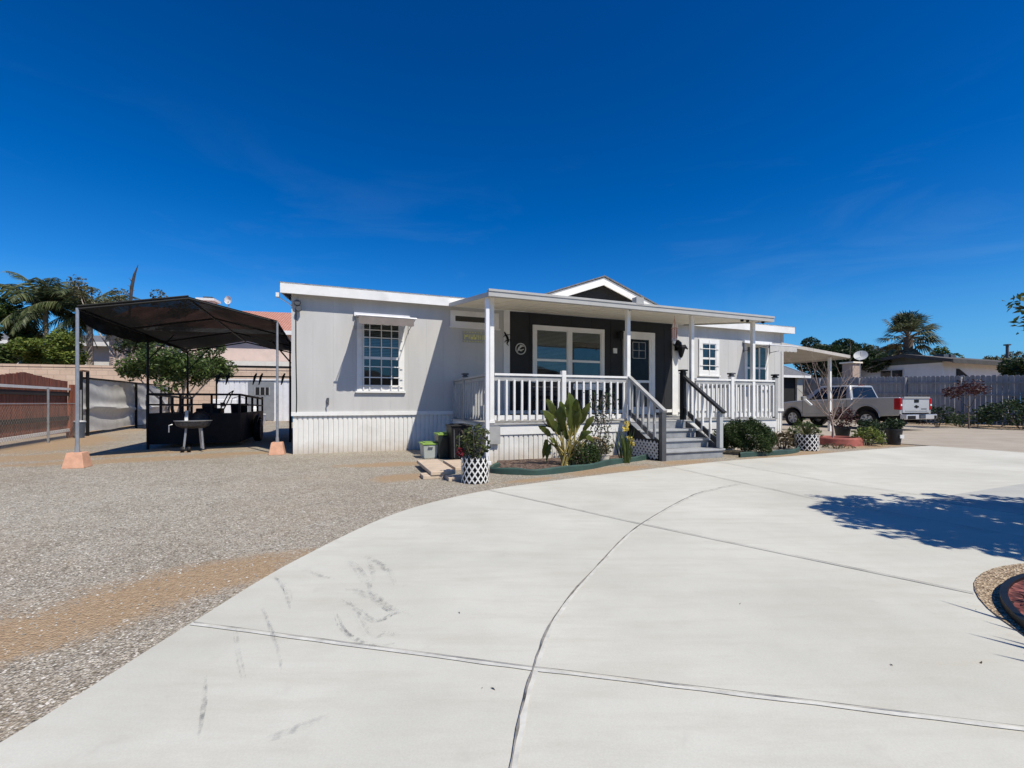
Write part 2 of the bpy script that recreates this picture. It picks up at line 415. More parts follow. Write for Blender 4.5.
curve = smooth_poly([(-.06,.7),(.01,1.35),(.09,1.78),(.24,2.28),(.58,2.96),(1.1,3.88),(2.01,5.08),(2.49,5.53),(3.0,5.9)], 8)
joints = [(curve, .026, .008), (densify([(-1.545,2.17),(0,1.82),(1.67,1.47),(2.4,1.3)], 14), .026, .004),
          (densify([(-.3,5.5),(1.1,3.98),(2.58,2.51)], 16), .012, .005), (densify([(2.6,7.5),(3.36,4.95),(4.2,3.2)], 16), .01, .005),
          (densify([(3.7,8.1),(4.3,5.9),(5.2,4.3)], 12), .01, .005)]
a, bq = MB(), MB()
for k, (p, wl, wd) in enumerate(joints):
    strip(a, p, wl*.8, .0335+.0006*k, 0, .25); strip(bq, p, wd, .038+.0007*k, wl*.36, .6)
struct(a.build('driveway_joint', jl)); struct(bq.build('driveway_seam', jd))
# tyre scuffs on the concrete
m, nt, b = base_mat('faint rubber scuffs')
b.inputs['Base Color'].default_value = (.12, .12, .12, 1); b.inputs['Roughness'].default_value = .9
n1 = noise(nt, coords(nt, (1, 1, 1)), 35, 5, .75); n2 = noise(nt, coords(nt), 3, 3)
a1 = ramp(nt, n1.outputs['Fac'], [(.44, (0, 0, 0)), (.75, (.6, .6, .6))]); a2 = ramp(nt, n2.outputs['Fac'], [(.38, (.12, .12, .12)), (.65, (1, 1, 1))])
nt.links.new(mixc(nt, 1, a1, a2, 'MULTIPLY'), b.inputs['Alpha'])
def GP(x, y, z=0.03):
    Yv = 450*(CAM_H-z)/(y-402.5); return ((x-512)/450*Yv, Yv)
arcs = [[(337,613),(343,628),(358,640),(378,646),(395,644)], [(341,600),(360,611),(378,622),(398,613),(411,611)], [(345,590),(370,594),(390,606),(413,618)],
        [(352,592),(372,600),(392,612),(408,614)], [(345,561),(356,567),(366,582),(370,592)], [(358,556),(376,562),(389,573),(394,586)], [(349,600),(358,615),(366,630),(371,637)],
        [(310,572),(322,577),(336,580)], [(275,578),(285,590),(290,610)], [(236,628),(240,655),(246,680)],[(262,610),(274,640),(282,672)],[(372,596),(384,606),(402,612)],
        [(262,742),(300,728),(330,716)],[(198,742),(204,706),(206,676)],[(372,640),(385,636),(402,637)],[(366,560),(372,570),(374,584)]]
mb = MB()
WD = [.035,.03,.03,.05,.04,.05,.012,.03,.05,.04,.05,.05,.06,.06,.04,.03]
rs_ = random.Random(4)
for k, a in enumerate(arcs):
    for q in range(5 if k < 9 or k > 13 else 1):
        ox, oy, sc = rs_.uniform(-.02, .02), rs_.uniform(-.02, .02), rs_.uniform(.75, 1)
        pp = smooth_poly([GP(*p) for p in a], 8); n0 = rs_.randint(0, max(1, len(pp)//4)); pp = [(x+ox, y+oy) for x, y in pp[n0:max(n0+6, int(len(pp)*sc))]]
        strip(mb, pp, WD[k]*rs_.uniform(.12, .3), .0365+.0004*k+.0001*q, 0, .3, 1)
    strip(mb, smooth_poly([GP(*p) for p in a], 8), WD[k]*(.5 if k < 9 or k > 13 else .28), .0352+.0004*k, 0, .3, 1)
struct(mb.build('driveway_scuff', m))
def HWI(x, y):
    L = (x-AX)*c_+(y-AY)*s_; v = -(x-AX)*s_+(y-AY)*c_
    return L > 0 and v > -.05
# loose gravel stones in the near yard (nobody could count them)
def inside(P, x, y):
    r = False; j = len(P)-1
    for i in range(len(P)):
        if (P[i][1] > y) != (P[j][1] > y) and x < (P[j][0]-P[i][0])*(y-P[i][1])/(P[j][1]-P[i][1])+P[i][0]: r = not r
        j = i
    return r
stonem, nt, b = base_mat('crushed stone')
ge = nd(nt, 'ShaderNodeNewGeometry')
nt.links.new(ramp(nt, ge.outputs['Random Per Island'], [(0, (.19, .165, .135)), (.35, (.36, .32, .27)), (.7, (.46, .42, .355)), (1, (.60, .565, .51))]), b.inputs['Base Color'])
b.inputs['Roughness'].default_value = .9
mb = MB(); cnt = 0
while cnt < 15000:
    d = 1.25+8.5*random.random()**1.7; x = -d*random.uniform(-.02, 1.17); y = d
    if inside(EDGE_S+far_edge, x, y) or HWI(x, y): continue
    sv = np.interp(x, xs, range(nx)); sy = np.interp(y, ys, range(ny))
    if soil[int(sy), int(sv)] > .5 and random.random() < .75: continue
    r = random.uniform(.0035, .009)*(1+.03*d); h = r*random.uniform(.5, .9); a = random.random()*6.28
    q = [(x+r*random.uniform(.7, 1.2)*math.cos(a+k*1.571), y+r*random.uniform(.7, 1.2)*math.sin(a+k*1.571), h*random.uniform(.1, .5)) for k in range(4)]
    mb.add(q+[(x, y, h)], [(0, 1, 4), (1, 2, 4), (2, 3, 4), (3, 0, 4)]); cnt += 1
o = mb.build('gravel', stonem); tag(o, 'loose grey crushed gravel over the front yard left of the driveway', 'gravel', kind='stuff')
# wind-blown bits on the driveway
mb = MB(); P = []
for k in range(9):
    P.append(GP(random.uniform(430, 1000), random.choice([random.uniform(480, 620), random.uniform(600, 765)]))+(.033,))
mb.leaves(P, .015, 1.5, .35, .6)
tag(mb.build('leaf_litter', M('dry leaf bits', (.11, .075, .045), .9, .3, 5)), 'tiny dry leaf bits scattered over the pale driveway', 'leaf litter', kind='stuff')

hm = M('dark reflected ridge', (.045, .04, .028), .95, .4, .12, bmp=0)  # unseen ridge added behind the camera to darken the window reflections
mb = MB(); rh = random.Random(2); NN = 90; vs = []
for i in range(NN+1):
    x = -160+320*i/NN; h = 8.2+2.2*math.sin(i*.31)+1.1*math.sin(i*.83+1)+rh.uniform(-.5, .9)
    vs += [(x, -52, -.1), (x, -60, h*.8), (x, -68, h), (x, -90, 0)]
mb.add(vs, [(4*i+k, 4*i+k+1, 4*i+k+5, 4*i+k+4) for i in range(NN) for k in range(3)])
struct(mb.build('reflection_ridge', hm))
# ------------------------------------------------------------------ manufactured house
H = hthing('manufactured_house', 'pale grey single storey manufactured house with charcoal entry wall and white skirting', 'house', 7.3, 4)
HL = 14.61
mb = MB(); mb.box(0, HL, 0, 8, .86, 3.4)
mb.ribbed(-.012, 4.77, -.022, .88, 3.42, .405, .006, .0035); mb.ribbed(10.2, HL+.012, -.022, .88, 3.42, .405, .006, .0035)
wallo = mb.build('wall', siding, H)
mb = MB(); mb.ribbed(4.86, 10.08, -.034, .74, 3.5, .61, .012, .008); mb.box(4.86, 10.08, -.026, -.002, .74, 3.5)
mb.build('entry_wall', darkwall, H)
mb = MB(); mb.box(.01, HL-.01, .02, 7.99, -.05, .86); mb.ribbed(0, HL, -.004, -.02, .82, .1, .03, .018)
mb.build('skirting', skirtm, H)
mb = MB(); mb.box(-.03, HL+.03, -.045, .0, .815, .9); mb.build('skirt_trim', white, H)
for x0, x1 in ((4.75, 4.91), (10.02, 10.22)):
    MB().box(x0, x1, -.06, -.004, .74, 3.42).build('trim_board', white, H)
for x0, x1 in ((-.028, .075), (HL-.075, HL+.028)):
    MB().box(x0, x1, -.04, .02, .9, 3.42).build('corner_board', siding, H)
# roof
mb = MB()
eL, eR, ez, rz, ev = -.22, 14.9, 3.585, 4.18, -.24
mb.prism([(ev, ez), (4, rz), (8.24, ez), (8.24, ez-.03), (4, rz-.03), (ev, ez-.03)], eL-.02, eR+.02, 'x')
roof = mb.build('roof', roofm, H)
for a_, b_ in ((eL, 5.25), (9.8, eR)): MB().box(a_, b_, ev-.0, ev+.03, 3.36, ez-.005).build('fascia', white, roof)
for a_ in (eL, eR-.03): MB().prism([(ev+.03, 3.36), (ev+.03, ez-.032), (4, rz-.032), (8.2, ez-.032), (8.2, 3.36), (4, rz-.25)], a_, a_+.03, 'x').build('barge_board', white, roof)
mb = MB(); mb.box(eL+.03, eR-.03, ev+.03, .02, 3.40, 3.425); mb.build('soffit', white, roof)
for x, v_ in ((3.3, 1.0), (13.4, 2.0)):
    mb = MB(); mb.lathe([(.045, ez-.05), (.045, ez+.2), (.075, ez+.2), (.075, ez+.26)], (x, v_, 0), 10); mb.build('vent_pipe', galv, roof)
# entry gable
gx, gz, ge_, gw = 7.52, 4.47, 3.63, 2.35
sl_ = (gz-ge_)/gw
mb = MB(); mb.prism([(gx-gw, ge_-.06), (gx, gz-.12), (gx+gw, ge_-.06)], -.05, .0, 'y'); mb.build('gable_wall', darkwall, H)
gro = None
for sg in (-1, 1):
    g_ = MB().prism([(gx, gz+.02), (gx+sg*(gw+.1), ge_-.025), (gx+sg*(gw+.1), ge_-.055), (gx, gz-.01)], -.34, 3.4, 'y').build('gable_roof', roofm, H)
    MB().prism([(gx, gz-.03), (gx+sg*(gw+.06), ge_-.05), (gx+sg*(gw+.06), ge_-.25), (gx, gz-.23)], -.30, -.262, 'y').build('gable_fascia', white, g_)
    MB().prism([(gx, gz-.06), (gx+sg*gw, ge_-.1), (gx+sg*gw, ge_-.12), (gx, gz-.08)], -.262, -.05, 'y').build('gable_soffit', white, g_)
# windows: a ring frame, panes behind, sash bars
roomm = M('dim room seen through glass', (.030, .032, .032), .8, .6, 1.2)
def window(x0, x1, z0, z1, fw, v=-.022, sash=None, vert=(), bars=None, mull=None, proud=.035, blind=None):
    f = MB(); p = v-proud
    f.box(x0, x1, p, v, z1-fw, z1); f.box(x0, x1, p, v, z0, z0+fw)
    f.box(x0, x0+fw, p+.002, v, z0+fw, z1-fw); f.box(x1-fw, x1, p+.002, v, z0+fw, z1-fw)
    fr = f.build('window', white, H)
    s_b = MB(); q = v-.016
    for m_ in (mull or []): s_b.box(m_-.06, m_+.06, p+.004, v, z0+fw, z1-fw)
    edges = [x0+fw] + [e for m_ in (mull or []) for e in (m_-.06, m_+.06)] + [x1-fw]
    for a, b_ in zip(edges[::2], edges[1::2]):
        s_b.box(a, a+.025, q-.004, v, z0+fw, z1-fw); s_b.box(b_-.025, b_, q-.004, v, z0+fw, z1-fw)
        s_b.box(a+.025, b_-.025, q-.004, v, z1-fw-.025, z1-fw); s_b.box(a+.025, b_-.025, q-.004, v, z0+fw, z0+fw+.025)
        if sash: s_b.box(a+.025, b_-.025, q-.008, v, sash-.03, sash+.03)
        bk = MB(); bk.quad((a, v-.002, z0+fw), (b_, v-.002, z0+fw), (b_, v-.002, z1-fw), (a, v-.002, z1-fw)); bk.build('room_backing', roomm, fr)
        lo = blind[edges.index(a)//2] if blind else None
        if lo is not None:
            sl_b = MB(); z = z1-fw-.012
            while z > z0+fw+(z1-z0-2*fw)*lo:
                sl_b.add([(a+.012, v-.0035, z), (b_-.012, v-.0035, z), (b_-.012, v-.0075, z-.024), (a+.012, v-.0075, z-.024)], [(0, 1, 2, 3)]); z -= .034
            sl_b.build('blind', blindm, fr)
        pn = MB(); pn.quad((a, v-.0095, z0+fw), (b_, v-.0095, z0+fw), (b_, v-.0095, z1-fw), (a, v-.0095, z1-fw)); pn.build('pane', clear_m, fr)
    s_b.build('sash', white, fr)
    MB().box(x0-.03, x1+.03, p-.03, v, z0-.04, z0-.002).build('sill', white, fr)
    if bars:
        g = MB(); xv, zh, off = bars
        for x in xv: g.box(x-.011, x+.011, p-off-.012, p-off, z0+.02, z1-.02)
        for z in zh: g.box(x0+.03, x1-.03, p-off-.022, p-off-.012, z-.011, z+.011)
        g.build('window_grille', white, fr)
    return fr
window(1.28, 2.31, 1.36, 2.98, .105, sash=2.1, bars=([1.42,1.55,1.80,2.02,2.19],[1.48,1.66,1.9,2.34,2.55,2.72],.02), blind=[.48])
window(3.39, 4.62, 2.93, 3.31, .1)
wb = window(5.54, 7.68, 1.48, 3.09, .1, v=-.034, sash=2.2, mull=[6.61], proud=.045, blind=[.28, .82])
fr = window(11.03, 11.83, 1.93, 3.02, .13, sash=2.44, bars=([11.43],[2.22,2.73],-.004), blind=[.5])
fr = window(12.9, 13.92, 1.55, 2.98, .09, sash=2.2, blind=[.55])
MB().box(13.5, 13.56, -.05, -.03, 1.64, 2.88).build('meeting_stile', white, fr)
# blinds inside the upper left pane of the entry window
# front door with a glazed screen door
D = MB(); D.box(8.30, 8.42, -.085, -.03, .74, 2.98); D.box(9.25, 9.37, -.085, -.03, .74, 2.98); D.box(8.30, 9.37, -.086, -.03, 2.98, 3.09)
do = D.build('door', white, H)
MB().box(8.42, 9.25, -.05, -.036, .76, 2.98).build('door_leaf', M('dark green grey door', (.018, .022, .022), .5, .1, 3), do)
s_d = MB(); s_d.box(8.42, 8.5, -.08, -.052, .76, 2.98); s_d.box(9.17, 9.25, -.08, -.052, .76, 2.98)
s_d.box(8.5, 9.17, -.079, -.052, 2.88, 2.98); s_d.box(8.5, 9.17, -.079, -.052, 1.66, 1.73); s_d.box(8.5, 9.17, -.079, -.052, .76, .98); s_d.box(8.81, 8.86, -.078, -.052, .98, 1.66)
s_d.build('screen_door', white, do)
MB().quad((8.5, -.055, 1.73), (9.17, -.055, 1.73), (9.17, -.055, 2.88), (8.5, -.055, 2.88)).build('pane', M('dark screen mesh', (.012, .013, .014), .25, .2, 3, spec=.2), do)
g = MB()
for x in (8.62, 8.83, 9.05): g.box(x-.008, x+.008, -.064, -.057, 2.35, 2.8)
for z in (2.35, 2.57, 2.8): g.box(8.62, 9.05, -.066, -.0585, z-.008, z+.008)
g.build('door_lite_bars', railshade, do)
mb = MB(); mb.lathe([(.012, -.12), (.03, -.115), (.03, -.09), (.012, -.085)], (8.47, 0, 1.72), 10, 'y'); mb.box(8.455, 8.485, -.09, -.079, 1.62, 1.82); mb.build('handle', black, do)
# wall lanterns, outlets, corner lamp
def lantern(x, z, name='wall_lamp'):
    mb = MB(); mb.box(x-.05, x+.05, -.085, -.06, z-.08, z+.1); mb.tube([(x, -.08, z+.06), (x, -.16, z+.12), (x, -.2, z+.1)], .012, 6)
    mb.lathe([(.02, z+.12), (.085, z+.07), (.07, z+.06), (.055, z-.13), (.02, z-.15)], (x, -.2, 0), 6)
    return mb.build(name, black, H)
lantern(8.13, 2.95)
mb = MB()   # dark bow shaped lantern on the right trim board
x, z = 10.14, 2.72
mb.box(x-.05, x+.05, -.09, -.06, z-.1, z+.1); mb.lathe([(.03, z+.2), (.11, z+.12), (.12, z+.05), (.05, z-.02)], (x-.03, -.17, 0), 7)
mb.lathe([(.09, z+.05), (.13, z-.02), (.05, z-.28), (.02, z-.32)], (x+.07, -.2, 0), 6); mb.tube([(x, -.08, z), (x+.2, -.2, z+.02), (x+.3, -.22, z-.06)], [.04, .06, .015], 6)
mb.build('wall_lamp', black, H)
mb = MB(); x, z = .09, 3.2; mb.lathe([(.055, -.14), (.07, -.1), (.045, -.04)], (x, 0, z), 10, 'y'); mb.lathe([(.05, -.17), (.06, -.12), (.03, -.06)], (x+.03, 0, z-.13), 10, 'y'); mb.build('corner_flood_lamp', railgrey, H)
mb = MB(); mb.box(-.3, -.24, ev-.0, ev+.12, 3.27, 3.355); mb.tube([(-.27, -.1, 3.29), (-.1, -.05, 3.2), (-.01, -.05, 3.12)], .012, 5); mb.build('eave_camera', white, H)
mb = MB(); mb.tube([(.06, -.05, 3.1), (.06, -.05, 2.2), (.075, -.05, 1.2), (.07, -.05, .9)], .01, 5); mb.build('cable', black, H)
mb = MB(); mb.box(.66, .71, -.07, -.022, 1.08, 1.2); mb.tube([(.685, -.07, 1.13), (.685, -.12, 1.1), (.70, -.13, 1.05)], .014, 6); mb.build('hose_tap', railgrey, H)
MB().box(7.98, 8.1, -.06, -.034, 2.46, 2.6).build('number_plaque', white, H)

# awnings over two windows
def awning(name, label, x0, x1, z0, z1, depth, col):
    t = hthing(name, label, 'awning', (x0+x1)/2, -.03, z0, 'fabric window awnings')
    mb = MB(); n = 8
    vs = []
    for k in range(n+1):
        y = -.04-depth*k/n; z = z0+(z1-z0)*k/n - .02*math.sin(math.pi*k/n)
        vs += [(x0, y, z), (x1, y, z), (x0, y, z-.012), (x1, y, z-.012)]
    fs = []
    for k in range(n):
        a = 4*k; fs += [(a, a+1, a+5, a+4), (a+2, a+6, a+7, a+3), (a, a+4, a+6, a+2), (a+1, a+3, a+7, a+5)]
    mb.add(vs, fs); mb.build('canopy', col, t)
    mb = MB(); y = -.04-depth; N = 28
    top = [(x0+(x1-x0)*k/N, y-.004, z1) for k in range(N+1)]; bot = [(x0+(x1-x0)*k/N, y-.012, z1-.15-.018*abs(math.sin(k*math.pi/4))) for k in range(N+1)]
    mb.add(top+bot, [(k, k+1, N+2+k, N+1+k) for k in range(N)]); mb.build('valance', col, t)
    mb = MB(); mb.tube([(x0-.06, y, z1+.015), (x1+.06, y, z1+.012)], .016, 8); mb.build('front_bar', white_metal, t)
    for x in (x0-.03, x1+.03):
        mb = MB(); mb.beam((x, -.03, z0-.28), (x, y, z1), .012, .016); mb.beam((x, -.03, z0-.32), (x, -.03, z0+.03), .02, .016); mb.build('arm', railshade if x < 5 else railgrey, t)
    mb = MB(); mb.box(x0-.05, x1+.05, -.1, -.04, z0-.02, z0+.06); mb.build('cassette', white_metal, t)
awnm = M('brown grey awning canvas', (.19, .165, .15), .85, .1, 4); awnm2 = M('stone awning canvas', (.46, .45, .43), .85, .08, 4)
awning('window_awning', 'brown grey canvas awning over the barred window left of the porch', 1.27, 2.38, 3.03, 2.86, .93, awnm)
awning('window_awning', 'pale stone canvas awning over the last window at the right of the house', 12.88, 13.98, 3.0, 2.80, .93, awnm2)

# ------------------------------------------------------------------ covered porch
P = hthing('covered_porch', 'white railed timber porch with flat patio cover and grey steps across the charcoal entry', 'porch', 7.1, -1.4)
DT, DV = .72, -2.75          # deck top, deck front
x0, x1 = 3.45, 10.82
mb = MB()
y = DV-.03
while y < -.04:
    mb.box(x0-.03, x1+.03, y, min(y+.138, -.036), DT-.03, DT); y += .143
mb.build('deck_boards', deckm, P)
mb = MB(); mb.box(x0, x1, DV, DV+.04, .5, .688); mb.box(x0, x0+.04, DV+.04, -.05, .5, .688); mb.box(x1-.04, x1, DV+.04, -.05, .5, .688); mb.build('rim_board', white, P)
mb = MB(); mb.box(x0+.02, x1-.02, DV+.05, -.1, .0, .02); 
for a_, b_ in ((x0+.01, 6.5), (8.1, x1-.01)): MB().ribbed(a_, b_, DV+.022, -.02, .5, .1, .03, .016).build('porch_skirt', skirtm, P)
for a_ in (x0+.012, x1-.03): MB().box(a_, a_+.018, DV+.03, -.05, -.02, .5).build('porch_side_skirt', siding, P)
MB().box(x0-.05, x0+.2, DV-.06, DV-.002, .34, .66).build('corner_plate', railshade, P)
# patio cover
pz0, pz1, pv0, pv1 = 3.38, 2.985, -.2, -3.05
mb = MB(); X0, X1 = 3.34, 10.27; pan = .305
def pz(v): return pz0+(pz1-pz0)*(v-pv0)/(pv1-pv0)
x = X0; xs_ = []
while x < X1-.01:
    e = min(x+pan, X1); xs_ += [(x, 0), (x+.02, .0), (x+.028, .05), (x+.05, .05), (x+.058, 0), (e, 0)]; x += pan
n = len(xs_)
for flip, dz in ((0, 0), (1, .02)):
    vs = [(a, pv0, pz(pv0)+h+dz) for a, h in xs_] + [(a, pv1, pz(pv1)+h+dz) for a, h in xs_]
    mb.add(vs, [(i, i+1, n+i+1, n+i) if not flip else (i, n+i, n+i+1, i+1) for i in range(n-1)])
cov = mb.build('patio_cover', cream, P)
mb = MB(); mb.box(X0-.02, X1+.02, pv1-.07, pv1+.02, pz1-.02, pz1+.1); mb.box(X0-.02, X1+.02, pv1-.085, pv1-.07, pz1+.065, pz1+.105); mb.build('gutter', M('grey white aluminium gutter', (.42, .41, .385), .45, .06, 3), cov)
for x in (X0-.022, X1+.002): MB().prism([(pv0, pz(pv0)-.04), (pv1-.0, pz1-.02), (pv1, pz1+.06), (pv0, pz(pv0)+.055)], x, x+.02, 'x').build('side_fascia', MATS['grey white aluminium gutter'], cov)
for i, x in enumerate((3.50, 6.5, 8.2, 10.05)):
    mb = MB(); mb.box(x-.042, x+.042, DV-.035, DV+.045, DT, pz(-2.75)-.004)
    po = mb.build('post', white, P, bevel=.006)
    MB().box(x-.052, x+.052, DV-.045, DV+.055, DT+.001, DT+.05).build('post_foot', white, po)
mb = MB(); mb.box(3.315, 3.385, -2.98, -2.91, .06, 2.95); mb.box(3.315, 3.385, -3.08, -2.91, .0, .062); mb.build('downspout', white_metal, P, bevel=.008)
mb = MB(); mb.box(6.42, 6.60, -3.14, -3.0, 3.07, 3.21); mb.tube([(6.5, -3.0, 3.02), (6.38, -2.95, 2.98)], .03, 6); mb.build('gutter_bracket', railshade, P)
mb = MB()
for x in (9.35, 9.52, 10.0): mb.lathe([(.02, 2.92), (.035, 2.93), (.035, 2.964)], (x, -3.06, 0), 8)
mb.build('cover_hook', black, P)
# railings
shaded = M('shaded white side rail', (.40, .40, .385), .6, .1, 4)  # white rail colour darkened so the left side rail carries its shade
def rail(name, a, b_, nb, bal=white, top=1.62, cap=white):
    """railing from a to b (L,v): cap rail, sub rail, bottom rail, balusters"""
    A_, B_ = Vector((*a, 0)), Vector((*b_, 0)); d = (B_-A_).normalized()
    z = lambda p, h: (p.x, p.y, h)
    mb = MB(); mb.beam(z(A_, top), z(B_, top), .09, .04); r_ = mb.build(name, cap, P)
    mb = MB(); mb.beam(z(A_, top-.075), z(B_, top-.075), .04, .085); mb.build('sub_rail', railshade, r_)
    mb = MB(); mb.beam(z(A_, DT+.1), z(B_, DT+.1), .045, .085); mb.build('bottom_rail', bal, r_)
    L = (B_-A_).length
    for k in range(nb):
        p = A_+d*(L*(k+.5)/nb); q = p + Vector((d.y, -d.x, 0))*.040
        mb = MB(); mb.beam(z(q, DT+.04), z(q, top-.1), .038, .038, (d.x, d.y, 0)); mb.build('baluster', bal, r_)
    return r_
FR = DV+.005
rail('railing', (3.55, FR), (4.94, FR), 9); rail('railing', (5.02, FR), (6.45, FR), 9)
rail('railing', (8.3, FR), (9.32, FR), 8); rail('railing', (9.41, FR), (10.74, FR), 10)
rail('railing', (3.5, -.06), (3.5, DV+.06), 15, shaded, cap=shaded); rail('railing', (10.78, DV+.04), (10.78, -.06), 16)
def newel(x, v, z0, z1, m, cap=None, w=.09):
    mb = MB(); mb.box(x-w/2, x+w/2, v-w/2, v+w/2, z0, z1); o = mb.build('newel_post', m, P, bevel=.004)
    if cap:
        mb = MB(); mb.box(x-w*.62, x+w*.62, v-w*.62, v+w*.62, z1+.001, z1+.02); mb.box(x-w*.42, x+w*.42, v-w*.42, v+w*.42, z1+.02, z1+.05); mb.box(x-w*.72, x+w*.72, v-w*.72, v+w*.72, z1+.05, z1+.085); mb.build('cap_light', cap, o)
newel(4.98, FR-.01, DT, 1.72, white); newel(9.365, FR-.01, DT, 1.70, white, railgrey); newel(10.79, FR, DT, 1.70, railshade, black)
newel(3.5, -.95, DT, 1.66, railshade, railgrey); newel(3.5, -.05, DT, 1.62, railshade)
# steps
sx0, sx1 = 6.56, 8.0; rise, go = .18, .33
mb = MB()
st = None
for k in range(3):
    zt = DT-rise*(k+1); v1 = DV-go*k; v0 = v1-go-.03
    mb = MB(); mb.box(sx0-.02, sx1+.04+.03*k, v0, v1-.0, zt-.04, zt); 
    o = mb.build('step_tread', M('pale grey tread paint', (.36, .37, .375), .5, .1, 6), P, bevel=.006)
    MB().box(sx0, sx1+.03*k, v0+.035, v0+.055, zt-rise+.002, zt-.041).build('riser', stairm, o)
mb = MB(); mb.box(sx0, sx1, DV-.02, DV-.001, DT-rise+.001, DT-.031); mb.build('top_riser', stairm, P)
for x in (sx0-.045, sx1+.05):
    mb = MB(); mb.prism([(DV, DT-.03), (DV-go*3+.02, .18), (DV-go*3+.02, -.0), (DV-go*3+.3, .0), (DV, .36)], x-.02, x+.02, 'x'); mb.build('stringer', black if x < 7 else railgrey, P)
lx, rx, nv = 6.5, 7.97, DV-1.0
newel(lx+.05, nv, .0, .90, railgrey, None, .1); newel(rx+.04, nv+.04, .19, .90, M('light grey newel paint', (.40, .41, .41), .5, .06, 4), None, .09)
newel(rx, DV+.02, DT, 1.74, black, black, .1)
def stair_rail(xa, xb, za, zb, nb, m, mlow, bal):
    mb = MB(); a, b_ = Vector((xa, DV, za)), Vector((xb, nv-.07, zb)); mb.beam(a, b_, .09, .05); r_ = mb.build('stair_railing', m, P)
    mb = MB(); lo = Vector((0, 0, -.72)); mb.beam(a+lo, b_+lo+Vector((0, .1, .06)), .04, .09); mb.build('lower_rail', mlow, r_)
    for k in range(nb):
        t = (k+.6)/(nb+.3); p = a.lerp(b_, t); mb = MB(); mb.beam(p+Vector((0, 0, -.78)), p+Vector((0, 0, -.02)), .04, .04, (0, 1, 0)); mb.build('baluster', bal, r_)
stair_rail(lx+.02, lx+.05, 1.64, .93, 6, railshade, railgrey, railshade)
stair_rail(rx, rx+.04, 1.68, .90, 5, M('black brown rail paint', (.022, .022, .023), .45, .2, 4), M('black brown rail paint', (0, 0, 0)), white)
# lattice panels: one on the skirt, one closing the stair side
def lattice(x0, x1, z0, z1, y, pitch, wd, axis='x'):
    mb = MB(); Wd, Hd = x1-x0, z1-z0
    for sg in (1, -1):
        t = -Hd
        while t < Wd:
            a0, a1 = t, t+Hd
            p = [(a0, 0), (a1, Hd)]
            if a0 < 0: p[0] = (0, -a0)
            if a1 > Wd: p[1] = (Wd, Hd-(a1-Wd))
            if p[1][0]-p[0][0] > .02:
                q = [(x0+(u if sg > 0 else Wd-u), z0+w_) for u, w_ in p]
                yy = y-(.006 if sg > 0 else 0)
                f = (lambda u, w_: (u, yy, w_)) if axis == 'x' else (lambda u, w_: (yy, u, w_))
                mb.beam(f(*q[0]), f(*q[1]), .006 if False else wd, .005, (0, -1, 0) if axis == 'x' else (-1, 0, 0))
            t += pitch
    return mb
mb = lattice(5.15, 5.75, .06, .48, DV+.0, .085, .038); mb.box(5.13, 5.77, DV-.01, DV+.004, .475, .5); mb.build('skirt_lattice', white, P)
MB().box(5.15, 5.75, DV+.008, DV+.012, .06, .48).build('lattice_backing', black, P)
mb = lattice(nv+.05, DV-.03, .02, .36, sx0-.075, .105, .036, 'y'); mb.build('stair_lattice', M('grey lattice', (.62, .62, .6), .6, .1, 5), P)
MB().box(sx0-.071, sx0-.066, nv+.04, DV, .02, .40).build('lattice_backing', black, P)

# ------------------------------------------------------------------ things hung on the walls
t = hthing('wall_sign', 'small yellow dotted slatted sign under the narrow high window left of the porch post', 'sign', 4.05, -.03, 2.58)
signm = M('worn yellow green paint', (.70, .67, .22), .7, .2, 20)
MB().box(3.70, 4.42, -.036, -.024, 2.56, 2.83).build('sign_board', M('grey sign board', (.36, .37, .36), .7, .1, 5), t)
mb = MB()
for k in range(10):
    for z in (2.585, 2.805): mb.box(3.72+k*.07, 3.76+k*.07, -.041, -.0365, z-.009, z+.009)
mb.build('sign_border', signm, t)
mb = MB(); x = 3.74
for wdt in (.09, .03, .07, .08, .03, .09, .07, .05):
    mb.box(x, x+.018, -.041, -.0365, 2.635, 2.755)
    if wdt > .04: mb.box(x+.018, x+wdt-.018, -.041, -.0365, random.choice((2.637, 2.735, 2.687)), random.choice((2.69, 2.754))); mb.box(x+wdt-.018, x+wdt, -.041, -.0365, 2.635+random.choice((0, .06)), 2.755)
    x += wdt+.018
mb.build('sign_strokes', signm, t)
t = hthing('lizard_ornament', 'dark metal lizard ornament crawling up the white board left of the charcoal wall', 'ornament', 4.83, -.07, 2.6)
mb = MB(); y = -.075
mb.tube([(4.76, y, 2.86), (4.79, y, 2.80), (4.84, y, 2.72), (4.86, y, 2.64), (4.83, y, 2.57), (4.87, y, 2.52)], [.016, .024, .032, .03, .016, .006], 8); mb.build('body', blackmetal, t, True)
for a, b_ in (((4.80, 2.79), (4.90, 2.80)), ((4.80, 2.77), (4.73, 2.73)), ((4.86, 2.67), (4.95, 2.64)), ((4.85, 2.65), (4.76, 2.60))):
    MB().tube([(a[0], y, a[1]), ((a[0]+b_[0])/2, y-.01, a[1]), (b_[0], y, b_[1])], [.013, .011, .008], 6).build('leg', blackmetal, t)
t = hthing('round_plaque', 'round white metal ring ornament with leaf curl on the charcoal wall', 'ornament', 5.21, -.04, 2.3)
cz = 2.46; mb = MB(); ring = [(5.21+.135*math.cos(a), -.05, cz+.135*math.sin(a)) for a in np.linspace(0, 2*math.pi, 29)]
mb.tube(ring, .014, 6); mb.build('ring', M('aged white metal', (.55, .54, .5), .5, .1, 10), t)
